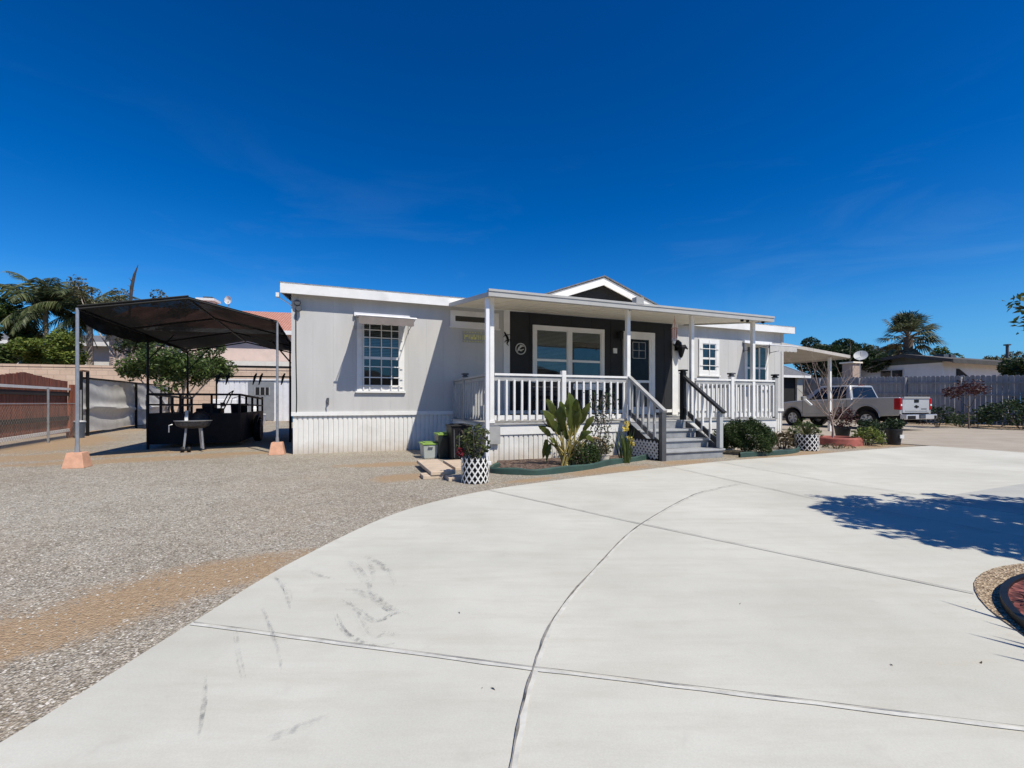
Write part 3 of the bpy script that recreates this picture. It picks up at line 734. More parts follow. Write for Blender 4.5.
mb = MB(); mb.tube([(5.12, -.05, cz-.07), (5.17, -.05, cz+.03), (5.24, -.05, cz+.08), (5.3, -.05, cz+.07)], [.012, .03, .025, .006], 6); mb.tube([(5.14, -.05, cz-.02), (5.22, -.05, cz-.04), (5.3, -.05, cz-.0)], [.01, .025, .006], 6); mb.tube([(5.2, -.05, cz+.1), (5.2, -.05, cz+.03)], [.02, .008], 6)
mb.build('emblem', MATS['aged white metal'], t)
t = hthing('wind_chime', 'red wind chime hanging from the patio cover right of the door', 'wind chime', 8.05, -2.5, 3.0)
redm = M('faded red metal', (.42, .13, .09), .5, .2, 8)
cx, cy = 7.98, -2.45
mb = MB(); mb.tube([(cx, cy, 3.13), (cx, cy, 2.75)], .004, 5); mb.tube([(cx+.07*math.cos(a), cy+.07*math.sin(a), 2.78+.0*a) for a in np.linspace(0, 6.283, 17)], .006, 5)
for k in range(3):
    a = k*2.1; mb.tube([(cx, cy, 3.0), (cx+.07*math.cos(a), cy+.07*math.sin(a), 2.78)], .003, 4)
mb.build('hanger', redm, t)
for k in range(6):
    a = k*1.047; mb = MB(); mb.tube([(cx+.06*math.cos(a), cy+.06*math.sin(a), 2.76), (cx+.06*math.cos(a), cy+.06*math.sin(a), 2.56-.03*(k % 3))], .008, 6); mb.build('chime_tube', redm, t)
mb = MB(); mb.lathe([(.005, 2.52), (.035, 2.49), (.02, 2.45), (.005, 2.42)], (cx, cy, 0), 8); mb.build('clapper', white, t)
# a dark patio bench and small table on the deck under the entry window
t = hthing('porch_bench', 'dark slatted bench on the porch below the entry window', 'bench', 6.0, -.5, DT)
bm_ = M('dark brown timber', (.04, .03, .025), .6, .2, 6)
mb = MB()
for k in range(4): mb.box(5.35, 6.6, -.75+.11*k, -.66+.11*k, DT+.42, DT+.45)
mb.build('seat', bm_, t)
mb = MB()
for k in range(3): mb.box(5.35, 6.6, -.27, -.245, DT+.55+.12*k, DT+.64+.12*k)
mb.build('backrest', bm_, t)
for x in (5.4, 6.55):
    for v_ in (-.72, -.26): MB().box(x-.03, x+.03, v_-.03, v_+.03, DT, DT+(.42 if v_ < -.5 else .9)).build('leg', bm_, t)
# ------------------------------------------------------------------ vegetation helpers
def clump_points(n, c, r, shell=.5, rg=rng):
    p = rg.normal(size=(n, 3)); p /= np.linalg.norm(p, axis=1)[:, None]
    rad = rg.uniform(0, 1, n)**(1/3 if shell < .5 else .22)
    return np.array(c)+p*rad[:, None]*np.array(r)
def crown(clumps, per, leaf, aspect=.5, shell=.6, droop=0, up=.5):
    mb = MB()
    for c, r in clumps:
        r = (r, r, r*.8) if not hasattr(r, '__len__') else r
        k = max(12, int(per*(r[0]*r[2])/.25))
        mb.leaves(clump_points(k, c, r, shell), leaf, up, aspect, .4, droop)
    return mb
def limbs(mb, p, d, L, r, depth, spread, tips, sides=7, up=.15):
    p = Vector(p); d = Vector(d).normalized(); pts = [p]; rs = [r]; n = 4
    for k in range(n):
        d = (d+Vector((random.uniform(-1, 1), random.uniform(-1, 1), random.uniform(-.4, .9)))*.14+Vector((0, 0, up*.2))).normalized()
        pts.append(pts[-1]+d*L/n); rs.append(r*(1-.42*(k+1)/n))
    mb.tube(pts, rs, sides)
    if depth == 0:
        tips.append(pts[-1]); tips.append(pts[-2]); return
    kids = random.choice((2, 3, 3))
    for k in range(kids):
        a = 6.283*(k+random.random()*.6)/kids; perp = d.orthogonal().normalized(); perp.rotate(Matrix.Rotation(a, 3, d))
        limbs(mb, pts[-1] if k else pts[-1], d+perp*spread*random.uniform(.6, 1.2), L*random.uniform(.6, .8), rs[-1]*.8, depth-1, spread, tips, max(4, sides-1), up)
def tree(name, label, cat, loc, h, trunk_r, crown_r, leafm, leaf=.14, per=260, depth=2, spread=.7, seed=1, barkm=bark, group=None, trunk_h=None, stems=1, clump=.55, aspect=.5, squash=.75, droop=0):
    random.seed(seed); rg0 = np.random.default_rng(seed)
    t = thing(name, label, cat, loc, 0, group)
    th_ = trunk_h or h*.35; tips = []; mb = MB()
    for s in range(stems):
        a = 6.283*s/stems+random.random(); lean = .0 if stems == 1 else .35
        base = (math.cos(a)*trunk_r*1.3*(stems > 1), math.sin(a)*trunk_r*1.3*(stems > 1), -.05)
        limbs(mb, base, (math.cos(a)*lean, math.sin(a)*lean, 1), th_, trunk_r, depth, spread, tips)
    mb.build('trunk', barkm, t, True)
    # clumps at the limb ends, plus a ring that rounds the crown out unevenly
    cl = [((p.x, p.y, p.z), clump*random.uniform(.6, 1.15)) for p in tips]
    n = int(9+crown_r*5)
    for k in range(n):
        d = rg0.normal(size=3); d /= np.linalg.norm(d); rr = random.uniform(.45, 1)
        cl.append(((d[0]*crown_r*rr, d[1]*crown_r*rr, h-crown_r*squash+d[2]*crown_r*squash*rr), clump*random.uniform(.55, 1.2)))
    crown(cl, per, leaf, aspect, .6, droop).build('crown', leafm, t)
    return t
lf_dark = LEAF('dark evergreen leaves', (.008, .018, .007), (.022, .045, .014), (.06, .095, .03))
lf_mid = LEAF('mid green leaves', (.02, .04, .01), (.065, .105, .025), (.17, .22, .06))
lf_bright = LEAF('bright yellow green leaves', (.04, .07, .01), (.13, .18, .03), (.30, .33, .08))
lf_olive = LEAF('dusty olive leaves', (.03, .035, .015), (.09, .095, .045), (.20, .19, .10))
lf_red = LEAF('burgundy leaves', (.02, .006, .007), (.06, .018, .018), (.13, .05, .04))
lf_bush = LEAF('rosemary bush leaves', (.010, .025, .006), (.035, .065, .016), (.11, .15, .045))
lf_tan = LEAF('dry tan fronds', (.10, .07, .04), (.22, .16, .10), (.38, .30, .20))
lf_palm = LEAF('palm frond leaflets', (.02, .035, .014), (.07, .095, .035), (.20, .22, .10))
lf_white = LEAF('pale yellow flowers', (.45, .36, .08), (.7, .55, .1), (.8, .72, .3))

# ------------------------------------------------------------------ shade canopy on the left
C = thing('shade_canopy', 'black shade cloth canopy on thin steel posts left of the house', 'canopy', (-6.9, 11.6, 0))
OFF[C.name] = (-6.9, 11.6, 0)
fl, fr_ = Vector((-7.36, 7.62, 0)), Vector((-4.98, 9.55, 0)); dep = Vector((-.372, .928, 0))*6.3
fz, az = 2.72, 3.06
def CP(u, t):   # u 0..1 across, t 0..1 back
    p = fl.lerp(fr_, u)+dep*t
    z = fz+(2.92-fz)*u*.6+(az-fz)*(1-abs(2*u-1))
    z -= .26*math.sin(math.pi*min(1, 2*u if u < .5 else 2-2*u))*math.sin(math.pi*(3*t % 1))*.6*(1-abs(4*(u % .5)-1)*.5)
    return Vector((p.x, p.y, z-.05*t))
m, nt, b = base_mat('black shade cloth'); MATS['cloth'] = m
v = coords(nt); wv = noise(nt, coords(nt, (1, 6, 1)), 2.5, 5, .7)
nt.links.new(ramp(nt, wv.outputs['Fac'], [(.3, (.002, .0021, .0024)), (.7, (.009, .0084, .008))]), b.inputs['Base Color']); b.inputs['Roughness'].default_value = .9; b.inputs['Specular IOR Level'].default_value = .05
tr = nd(nt, 'ShaderNodeBsdfTranslucent'); tr.inputs['Color'].default_value = (.022, .02, .018, 1)
mx = nd(nt, 'ShaderNodeMixShader'); mx.inputs[0].default_value = .3
nt.links.new(b.outputs[0], mx.inputs[1]); nt.links.new(tr.outputs[0], mx.inputs[2])
tp_ = nd(nt, 'ShaderNodeBsdfTransparent'); mx2 = nd(nt, 'ShaderNodeMixShader'); nt.links.new(ramp(nt, noise(nt, coords(nt, (1, 1, 1)), 1.1, 5, .7).outputs['Fac'], [(.38, (.005, .005, .005)), (.78, (.06, .06, .06))]), mx2.inputs[0])
nt.links.new(mx.outputs[0], mx2.inputs[1]); nt.links.new(tp_.outputs[0], mx2.inputs[2])
nt.links.new(mx2.outputs[0], nt.nodes['Material Output'].inputs['Surface'])
mb = MB(); NU, NT = 24, 30
grid = [CP(i/NU, j/NT) for j in range(NT+1) for i in range(NU+1)]
fs = [(j*(NU+1)+i, j*(NU+1)+i+1, (j+1)*(NU+1)+i+1, (j+1)*(NU+1)+i) for j in range(NT) for i in range(NU)]
mb.add(grid, fs)
# short hanging hems along the two eaves and the back
for uu in (0, 1):
    tp = [CP(uu, j/NT) for j in range(NT+1)]; bt = [p+Vector(((.10 if uu == 0 else 0)*math.sin(math.pi*j/NT), 0, -.1-.25*(1-uu)*max(0, math.sin(math.pi*min(1, j/NT*1.5)**.6))*(1-.35*j/NT)-.02*math.sin(j*.7)-.012*math.sin(j*1.9))) for j, p in enumerate(tp)]
    mb.add(tp+bt, [(j, j+1, NT+2+j, NT+1+j) for j in range(NT)])
mb.build('shade_cloth', m, C, True)
fr0 = MB()
for t in (0, .333, .667, 1):
    q = Vector((0, 0, -.04)); fr0.tube([CP(0, t)+q, CP(.5, t)+q, CP(1, t)+q], .022, 6)
for u in (0, .5, 1): fr0.tube([CP(u, 0)+Vector((0, 0, -.045)), CP(u, 1)+Vector((0, 0, -.045))], .022, 6)
fr0.tube([CP(0, 0)+Vector((0, 0, .012)), CP(.5, 0)+Vector((0, 0, .012))], .018, 6)
fr0.build('canopy_frame', blackmetal, C)
for u in (0, 1):
    for t in (0, .5, 1):
        p = CP(u, t); zb = .26 if t == 0 else 0
        mb = MB(); mb.tube([(p.x, p.y, zb), (p.x, p.y, 1.4), (p.x, p.y, p.z-.02)], [.027, .027, .023] , 8); po = mb.build('post', galv if t == 0 else blackmetal, C)
        if t > 0:
            q = CP(.5, t); mb = MB(); mb.tube([(p.x, p.y, p.z-.6), p.lerp(q, .35)+Vector((0, 0, -.05))], .014, 6); mb.build('brace', blackmetal, po)
        else:
            mb = MB(); mb.lathe([(.034, .262), (.034, .36)], (p.x, p.y, 0), 8); mb.build('sleeve', galv, po)
mb = MB(); a, b2 = CP(0, .35), CP(.4, .2)
def blockthing(p, label):
    t = thing('concrete_block', label, 'footing', (p.x, p.y, 0), R(20), 'tinted concrete footings under the canopy posts')
    mb = MB(); a, b_, h = .15, .105, .26
    mb.add([(-a,-a,0),(a,-a,0),(a,a,0),(-a,a,0),(-b_,-b_,h),(b_,-b_,h),(b_,b_,h),(-b_,b_,h)], [(0,3,2,1),(4,5,6,7),(0,1,5,4),(1,2,6,5),(2,3,7,6),(3,0,4,7)])
    mb.build('block_body', concblock, t, bevel=.008)
    mb = MB(); mb.box(-.04, .04, -.04, .04, h+.001, h+.012); mb.build('post_socket', galv, t)
    return t
b0 = blockthing(CP(0, 0), 'tinted concrete footing under the far left canopy post, by the brown gate')
c1 = copy_tree(b0); p = CP(1, 0); c1.location = (p.x, p.y, 0); c1['label'] = 'tinted concrete footing under the canopy post at the house corner'

# ------------------------------------------------------------------ utility trailer below the canopy
T = thing('utility_trailer', 'black railed utility trailer parked in the shade under the canopy', 'trailer', (-7.75, 11.0, 0), R(20))
mb = MB(); mb.box(-.95, .95, 0, 3.2, .45, .53); mb.build('trailer_bed', deepdark, T)
mb = MB(); mb.box(-.97, .97, -.02, 0, .1, .84); mb.box(-.97, -.95, 0, 3.2, .12, .84); mb.box(.95, .97, 0, 3.2, .12, .84); mb.build('side_panel', blackmetal, T)
mb = MB()
for x in (-.95, .95):
    mb.beam((x, .0, 1.3), (x, 3.2, 1.22), .05, .05); mb.beam((x, 0, 1.05), (x, 3.2, 1.0), .04, .04)
    for y in (0, .8, 1.6, 2.4, 3.2): mb.beam((x, y, .5), (x, y, 1.28), .05, .05)
mb.build('side_rail', blackmetal, T)
mb = MB(); mb.beam((-.95, 0, 1.3), (.95, 0, 1.3), .05, .05); mb.beam((-.95, 0, 1.05), (.95, 0, 1.05), .035, .035)
for x in (-.3, .35): mb.beam((x, 0, .78), (x, 0, 1.28), .04, .04)
mb.build('front_rail', blackmetal, T)
for x in (-1.08, 1.08):
    mb = MB(); mb.lathe([(.12, -.09), (.28, -.09), (.31, -.06), (.31, .06), (.28, .09), (.12, .09)], (x, 1.7, .31), 20, 'x', False); wl = mb.build('wheel', black, T, True)
    mb = MB(); mb.lathe([(.02, -.07), (.17, -.08), (.17, .08), (.02, .07)], (x, 1.7, .31), 14, 'x'); mb.build('rim', galv, wl, True)
    mb = MB(); mb.tube([(x, 1.7+.42*math.cos(a), .36+.36*math.sin(a)) for a in np.linspace(0, math.pi, 9)], .05, 5); mb.build('fender', blackmetal, T)
t = thing('portable_grill', 'small dark oval portable grill on thin wheeled legs in front of the trailer', 'grill', (-7.12, 10.05, 0), R(25))
gm = M('speckled dark enamel', (.03, .03, .034), .4, .6, 30)
mb = MB(); vs = []
prof = [(.05, .52), (.2, .53), (.31, .58), (.34, .66), (.34, .69)]
mb.lathe(prof, (0, 0, 0), 24); mb.v = [(x*1.0, y*.62, z) for x, y, z in mb.v]; mb.build('grill_bowl', gm, t, True)
mb = MB(); mb.lathe([(.26, .0), (.24, .1), (.17, .19), (.06, .24), (.0, .245)], (0, 0, 0), 20, 'y', False); mb.v = [(x*.75+.1, y*.5+.2, z*.75+.72) for x, y, z in mb.v]; mb.build('lid', gm, t, True)
mb = MB(); mb.lathe([(.36, .685), (.365, .70), (.33, .70)], (0, 0, 0), 24); mb.v = [(x, y*.62, z) for x, y, z in mb.v]; mb.build('rim', galv, t)
for x, y, x2 in ((-.12, -.05, -.16), (.16, -.04, .2), (.1, .12, .12)):
    MB().tube([(x, y, .54), (x2, y*1.6, .06)], .022, 7).build('leg', galv, t)
mb = MB(); mb.lathe([(.01, -.025), (.06, -.03), (.065, 0), (.06, .03), (.01, .025)], (-.18, -.09, .065), 14, 'x'); mb.lathe([(.01, -.025), (.06, -.03), (.065, 0), (.06, .03), (.01, .025)], (-.06, -.09, .065), 14, 'x'); mb.tube([(-.2, -.09, .065), (-.04, -.09, .065)], .012, 6); mb.build('wheel_pair', black, t)
mb = MB(); mb.tube([(-.12, .0, .69), (-.12, .02, .92)], .035, 8); st_ = mb.build('chimney_stub', galv, t); MB().box(-.15, -.09, -.045, -.036, .69, .79).build('label', white, st_)
mb = MB(); mb.tube([(-.36, -.08, .62), (-.42, -.1, .6), (-.42, -.1, .45)], .012, 6); mb.build('handle', galv, t)
# loads seen as silhouettes in the trailer
for i, (x, y, lab) in enumerate(((.15, .8, 'black folded machine with raised handle standing in the trailer'), (.7, 1.2, 'dark bucket shaped load at the right end of the trailer'))):
    p = T.matrix_basis @ Vector((x, y, .53)) if False else Vector((-7.75+x*math.cos(R(20))-y*math.sin(R(20)), 11.0+x*math.sin(R(20))+y*math.cos(R(20)), .53))
    t = thing(('garden_machine', 'bucket')[i], lab, ('machine', 'bucket')[i], p, R(20))
    if i == 0:
        mb = MB(); mb.box(-.3, .25, -.2, .2, .1, .42); mb.box(-.18, .1, -.15, .15, .42, .55); mb.build('engine_body', blackmetal, t, bevel=.02)
        mb = MB(); mb.tube([(.2, -.18, .3), (.42, -.18, .8), (.5, .0, .88), (.42, .18, .8), (.2, .18, .3)], .016, 6); mb.build('handle', blackmetal, t)
        for x_ in (-.2, .18):
            for y_ in (-.2, .2): MB().lathe([(.02, -.03), (.1, -.03), (.1, .03), (.02, .03)], (x_, y_, .1), 12, 'y').build('wheel', black, t)
    else:
        mb = MB(); mb.lathe([(.17, 0), (.2, .5), (.225, .5), (.225, .54), (.19, .54), (.16, .03)], (0, 0, 0), 16); mb.build('bucket_body', black, t, True)
        mb = MB(); mb.tube([(-.2, 0, .5), (-.16, .0, .68), (0, 0, .74), (.16, 0, .68), (.2, 0, .5)], .01, 5); mb.build('handle', galv, t)

# horizontal pole with clamps behind the trailer
Vp = Vector((-8.67, 13.2, 0)); Vq = Vector((-6.58, 13.4, 0))
t = thing('clamp_rack', 'long thin black pole carrying clamps in front of the white shed', 'rack', (Vp.x, Vp.y, 0)); OFF[t.name] = tuple(Vp)
mb = MB(); mb.tube([Vp+Vector((-.15, 0, 1.87)), Vq+Vector((.1, 0, 1.86))], .022, 6); mb.build('pole', blackmetal, t)
for p in (Vp, Vq):
    MB().tube([p, p+Vector((0, 0, 1.86))], .02, 6).build('post', blackmetal, t)
for k, u in enumerate((.04, .16, .52, .6, .9, 1.02)):
    p = Vp.lerp(Vq, u)+Vector((0, -.03, 1.86)); mb = MB()
    mb.tube([p+Vector((.05, 0, .1)), p, p+Vector((-.02, 0, -.09)), p+Vector((-.05, -.02, -.24))], [.02, .035, .03, .012], 6); mb.build('clamp', blackmetal, t)

# ------------------------------------------------------------------ fences on the left
f0, f1, f2 = Vector((-10.9, 8.65, 0)), Vector((-13.85, 14.3, 0)), Vector((-18.6, 24.2, 0))
brown = M('red brown stained boards', (.24, .075, .04), .75, .35, 3, stretch=(4, 4, .6), dirt=(.10, .035, .022), bmp=.4)
def along(a, b_, t): return a+(b_-a)*t
# wooden double gate with arched tops, just behind the chain link
ga, gb = Vector((-11.55, 9.55, 0)), Vector((-13.95, 14.15, 0)); out = Vector((-.08, -.04, 0))
t = thing('wooden_gate', 'red brown boarded gate with arched top behind the chain link fence', 'gate', ga); OFF[t.name] = tuple(ga)
mb = MB(); n = 30; d = (gb-ga); dl = d.length; d.normalize()
for k in range(n):
    u = (k+.5)/n; top = 1.6+.17*u+.21*max(0, 1-abs(u-.47)/.47)
    p = ga+d*dl*u+out*.3
    mb.add([], []); mb.beam(p+Vector((0, 0, .16)), p+Vector((0, 0, top+random.uniform(-.01, .01))), dl/n-.01, .02, (-d.y, d.x, 0))
mb.build('boards', brown, t)
mb = MB()
for z in (1.36, .62): mb.beam(ga+Vector((0, 0, z))-out*.1, gb+Vector((0, 0, z))-out*.1, .04, .12)
mb.build('rail', M('dark stained rail', (.03, .02, .018), .8, .2, 5), t)
mb = MB(); mb.beam(ga+Vector((0, 0, .2))-out*.4, gb+Vector((0, 0, .24))-out*.4, .04, .09); mb.beam(ga+Vector((0, 0, 1.5))-out*.4, gb+Vector((0, 0, 1.52))-out*.4, .035, .07); mb.build('pale_rail', white, t)
for p in (ga-out*.3, gb-out*.4):
    MB().beam(p, p+Vector((0.02, .08, 1.66)), .13, .13).build('post', brown, t)
# chain link fence
t = thing('chain_link_fence', 'low chain link fence in front of the red brown gate', 'fence', f0); OFF[t.name] = tuple(f0)
d = (f1-f0); dl = d.length; d.normalize(); mb = MB(); hN = 1.0; sp = .115; side = Vector((.12, .06, 0))
k = -hN
while k < dl:
    for sg in (1, -1):
        u0, u1 = k, k+hN; z0, z1 = .06, .06+hN
        if u0 < 0: z0 += -u0; u0 = 0
        if u1 > dl: z1 -= u1-dl; u1 = dl
        if u1 <= u0: continue
        a_, b_ = (z0, z1)
        p = f0+side+d*(u0 if sg > 0 else dl-u0); q = f0+side+d*(u1 if sg > 0 else dl-u1)
        mb.tube([p+Vector((0, 0, a_)), q+Vector((0, 0, b_))], .002, 3, False)
    k += sp
mb.build('wire_mesh', M('weathered wire', (.30, .26, .22), .6, .2, 10, metal=.2), t)
mb = MB(); mb.tube([f0+side+Vector((0, 0, 1.07)), f1+side+Vector((0, 0, 1.07))], .014, 6); mb.build('top_rail', galv, t)
for u in (.1, .62, .98):
    p = along(f0, f1, u)+side*1.1; MB().tube([p, p+Vector((0, 0, 1.5 if u > .5 else 1.15))], .025, 8).build('post', galv, t)
# tarp covered fence
t = thing('tarp_fence', 'black framed fence hung with pale grey wrinkled tarp', 'fence', f1); OFF[t.name] = tuple(f1)
d = (f2-f1); dl = d.length; d.normalize(); nrm = Vector((d.y, -d.x, 0)); mb = MB(); NU, NZ = 90, 26
vs = []
for j in range(NZ+1):
    for i in range(NU+1):
        u, z = i/NU, j/NZ
        wr = .05*math.sin(9*z+3*math.sin(6*u))+.035*math.sin(23*z+14*u+2*math.sin(9*u))+.02*math.sin(60*u+9*z)
        fold = .12*math.exp(-((z-.42-.03*math.sin(8*u))/.05)**2)
        vs.append(f1+d*dl*u+nrm*(wr*.35+fold*.7+.05)+Vector((0, 0, .12+1.80*z+.03*math.sin(18*u)*(1-z))))
mb.add(vs, [(j*(NU+1)+i, j*(NU+1)+i+1, (j+1)*(NU+1)+i+1, (j+1)*(NU+1)+i) for j in range(NZ) for i in range(NU)])
mb.build('tarp', M('pale grey tarp', (.54, .525, .49), .7, .1, 2.5, dirt=(.4, .38, .34)), t, True)
mb = MB(); mb.tube([f1+nrm*.05+Vector((0, 0, 1.9)), f2+nrm*.05+Vector((0, 0, 1.98))], .035, 6); mb.build('top_rail', blackmetal, t)
mb = MB(); mb.tube([f1+nrm*.02+Vector((0, 0, .08)), f2+Vector((0, 0, .08))], .03, 6); mb.build('bottom_rail', blackmetal, t)
for u in (0, .045, .5, 1):
    p = along(f1, f2, u)+nrm*.12; MB().tube([p, p+Vector((0, 0, 2.1 if u < .1 else 1.95))], .045, 8).build('post', blackmetal, t)
mb = MB(); p = f1+nrm*.12; q = along(f1, f2, .05)+nrm*.12; mb.beam(p+Vector((0, 0, 2.12)), q+Vector((0, 0, 2.12)), .06, .05); mb.build('arch_bar', M('rusty brown steel', (.2, .11, .06), .7, .2, 8), t)
t = thing('small_bin', 'small slate blue bin at the foot of the fence post beside the gate', 'bin', (-13.45, 14.0, 0), R(20))
mb = MB(); mb.lathe([(.11, 0), (.14, .46), (.15, .46), (.15, .5)], (0, 0, 0), 14); mb.build('bin_body', M('slate blue plastic', (.06, .075, .10), .5, .15, 5), t, True)
mb = MB(); mb.lathe([(.152, .501), (.14, .53), (.03, .55)], (0, 0, 0), 14); mb.build('lid', M('pale lid plastic', (.5, .5, .5), .5, .1, 5), t, True)

# block wall behind
m, nt, b = base_mat('tan concrete block'); v = coords(nt)
br = nd(nt, 'ShaderNodeTexBrick'); br.inputs['Scale'].default_value = 1; br.inputs['Brick Width'].default_value = .62; br.inputs['Row Height'].default_value = .31; br.inputs['Mortar Size'].default_value = .014
br.inputs['Color1'].default_value = (.58, .44, .33, 1); br.inputs['Color2'].default_value = (.52, .385, .285, 1); br.inputs['Mortar'].default_value = (.38, .29, .22, 1)
mp = nd(nt, 'ShaderNodeMapping'); mp.inputs['Rotation'].default_value = (R(90), 0, 0); nt.links.new(v, mp.inputs['Vector']); nt.links.new(mp.outputs[0], br.inputs['Vector'])
nt.links.new(mixc(nt, .5, br.outputs['Color'], ramp(nt, noise(nt, v, 1.2, 5).outputs['Fac'], [(.3, (.8, .8, .8)), (.7, (1.1, 1.1, 1.1))]), 'MULTIPLY'), b.inputs['Base Color'])
b.inputs['Roughness'].default_value = .95; bump(nt, b, br.outputs['Fac'], -.4, .01)
bw0, bw1 = Vector((-40, 24.5, 0)), Vector((-6, 33.1, 0)); dw = bw1-bw0
t = thing('block_wall', 'long tan concrete block wall behind the fences', 'wall', bw0, math.atan2(dw.y, dw.x))
MB().box(0, dw.length, -.1, .1, -.1, 3.28).build('wall_blocks', m, t); MB().box(0, dw.length, -.14, .14, 3.28, 3.42).build('coping', m, t)

# shed, barrel, tote
sh = thing('white_shed', 'white corrugated metal shed with a grey window panel', 'shed', (-17.3, 26.5, 0), R(8))
mb = MB(); mb.ribbed(0, 4.9, 0, 0, 2.42, .3, .05, .04); mb.box(.0, 4.9, .05, 2.4, 0, 2.42); mb.build('wall', M('white corrugated steel', (.72, .72, .73), .5, .06, 3), sh)
mb = MB(); mb.box(1.65, 3.1, -.03, .04, .05, 2.36); dr = mb.build('door', M('grey panel', (.22, .23, .24), .6, .1, 3), sh)
mb = MB(); mb.box(2.02, 2.85, -.045, -.031, 1.55, 2.0); mb.build('window', deepdark, dr)
mb = MB()
for x in (2.02, 2.3, 2.58, 2.82): mb.box(x, x+.05, -.06, -.046, 1.53, 2.02)
mb.build('window_bars', railshade, dr)
MB().box(-.05, 4.95, -.08, 2.5, 2.42, 2.5).build('roof', white, sh)
t = thing('blue_barrel', 'blue plastic barrel behind the house corner', 'barrel', (-12.05, 25.2, 0))
bl = M('blue plastic', (.02, .17, .32), .4, .1, 4)
mb = MB(); mb.lathe([(.3, 0), (.33, .08), (.33, .3), (.35, .33), (.33, .37), (.33, .66), (.35, .69), (.33, .73), (.33, .95), (.28, 1.02)], (0, 0, 0), 18); mb.build('barrel_body', bl, t, True)
mb = MB(); mb.lathe([(.29, 1.02), (.29, 1.06), (.26, 1.06)], (0, 0, 0), 18); mb.build('lid', black, t, True)
t = thing('storage_tote', 'white lidded storage tote standing by the grey shed panel', 'tote', (-12.3, 21.6, 0), R(15))
mb = MB(); mb.add([(-.3,-.22,0),(.3,-.22,0),(.3,.22,0),(-.3,.22,0),(-.36,-.27,.5),(.36,-.27,.5),(.36,.27,.5),(-.36,.27,.5)], [(0,3,2,1),(4,5,6,7),(0,1,5,4),(1,2,6,5),(2,3,7,6),(3,0,4,7)]); mb.build('tote_body', M('pale lilac plastic', (.45, .46, .52), .5, .1, 5), t)
mb = MB(); mb.box(-.38, .38, -.29, .29, .5, .56); mb.build('lid', white, t)
t = thing('white_jug', 'white plastic jug on top of the storage tote', 'jug', (-12.35, 21.6, .56))
mb = MB(); mb.lathe([(.14, 0), (.16, .06), (.16, .22), (.06, .32), (.05, .38)], (0, 0, 0), 12); mb.build('jug_body', white, t, True); MB().tube([(.05, 0, .34), (.17, 0, .3), (.16, 0, .16)], .02, 6).build('handle', white, t)
t = thing('folding_table', 'white topped folding table in front of the white shed', 'table', (-13.9, 22.4, 0), R(12))
MB().box(-.9, .9, -.35, .35, .95, 1.0).build('tabletop', white, t)
for x in (-.8, .8):
    for y in (-.3, .3): MB().tube([(x, y, 0), (x, y, .95)], .02, 6).build('leg', galv, t)
t = thing('white_appliance', 'old white box appliance with a dark knob plate behind the trailer', 'appliance', (-12.2, 19.3, 0), R(14))
mb = MB(); mb.box(-.45, .45, -.35, .35, .06, 1.25); mb.build('cabinet', white_metal, t, bevel=.03)
mb = MB(); mb.box(-.15, .03, -.365, -.352, .95, 1.1); mb.build('knob_plate', black, t)
mb = MB(); mb.box(-.42, .42, -.33, .33, 0, .06); mb.build('plinth', black, t)

# ------------------------------------------------------------------ neighbours on the left
nb = thing('pink_house', 'pale pink stucco neighbour house with red tile roof', 'house', (-27.5, 34.0, 0), R(13))
stucco = M('pale pink stucco', (.66, .52, .45), .9, .06, 1.5)
m, nt, b = base_mat('red clay tiles'); v = coords(nt)
wv = nd(nt, 'ShaderNodeTexWave', wave_type='BANDS', bands_direction='X'); wv.inputs['Scale'].default_value = 1.6; wv.inputs['Distortion'].default_value = .6; nt.links.new(v, wv.inputs['Vector'])
nt.links.new(mixc(nt, .6, ramp(nt, noise(nt, v, 4, 4).outputs['Fac'], [(.3, (.40, .17, .12)), (.7, (.56, .28, .21))]), ramp(nt, wv.outputs['Fac'], [(.2, (.7, .66, .64)), (.6, (1.1, 1.1, 1.1))]), 'MULTIPLY'), b.inputs['Base Color'])
b.inputs['Roughness'].default_value = .9; bump(nt, b, wv.outputs['Fac'], .7, .05); tile = m
MB().box(-2.5, 21, 0, 9, 0, 6.85).build('wall', stucco, nb)
mb = MB(); mb.prism([(-.7, 6.75), (4.5, 9.15), (9.7, 6.75), (9.7, 6.6), (4.5, 9.0), (-.7, 6.6)], -3, 21.6, 'x'); rf = mb.build('roof', tile, nb)
MB().box(-3, 21.6, -.72, -.68, 6.45, 6.77).build('fascia', white, rf)
mb = MB(); mb.box(1.9, 2.9, 3.8, 4.8, 8.0, 9.75); ch = mb.build('chimney', M('white chimney stucco', (.66, .64, .61), .8, .1, 3), rf); MB().box(1.7, 3.1, 3.6, 5.0, 9.75, 9.95).build('chimney_cap', white, ch)
MB().box(2.1, 2.8, 4, 4.6, 9.95, 10.15).build('chimney_flue', railgrey, ch)
MB().box(4.0, 21.2, -.9, -.3, 3.95, 4.3).build('ledge', M('cream ledge', (.72, .68, .60), .6, .06, 3), nb)
MB().box(4.0, 21.2, -.85, -.32, 3.45, 3.95).build('ledge_shadow_strip', deepdark, nb)  # black strip stands in for the shadow below the ledge
mb = MB(); mb.box(15.1, 16.0, -.06, -.002, 5.2, 5.7); wd = mb.build('vent', railshade, nb)
dsh = MB(); dsh.lathe([(.01, .12), (.2, .08), (.36, 0), (.35, .02), (.2, .1)], (0, 0, 0), 16, 'y', False)
t = thing('satellite_dish', 'small white satellite dish beside the chimney on the red tile roof', 'satellite dish', Vector((-27.5, 34, 0))+Matrix.Rotation(R(13), 3, 'Z') @ Vector((3.9, 4.3, 8.9)), R(-10))
MB().tube([(0, .1, 0), (0, .1, .9), (0, 0, 1.0)], .035, 6).build('mast', galv, t)
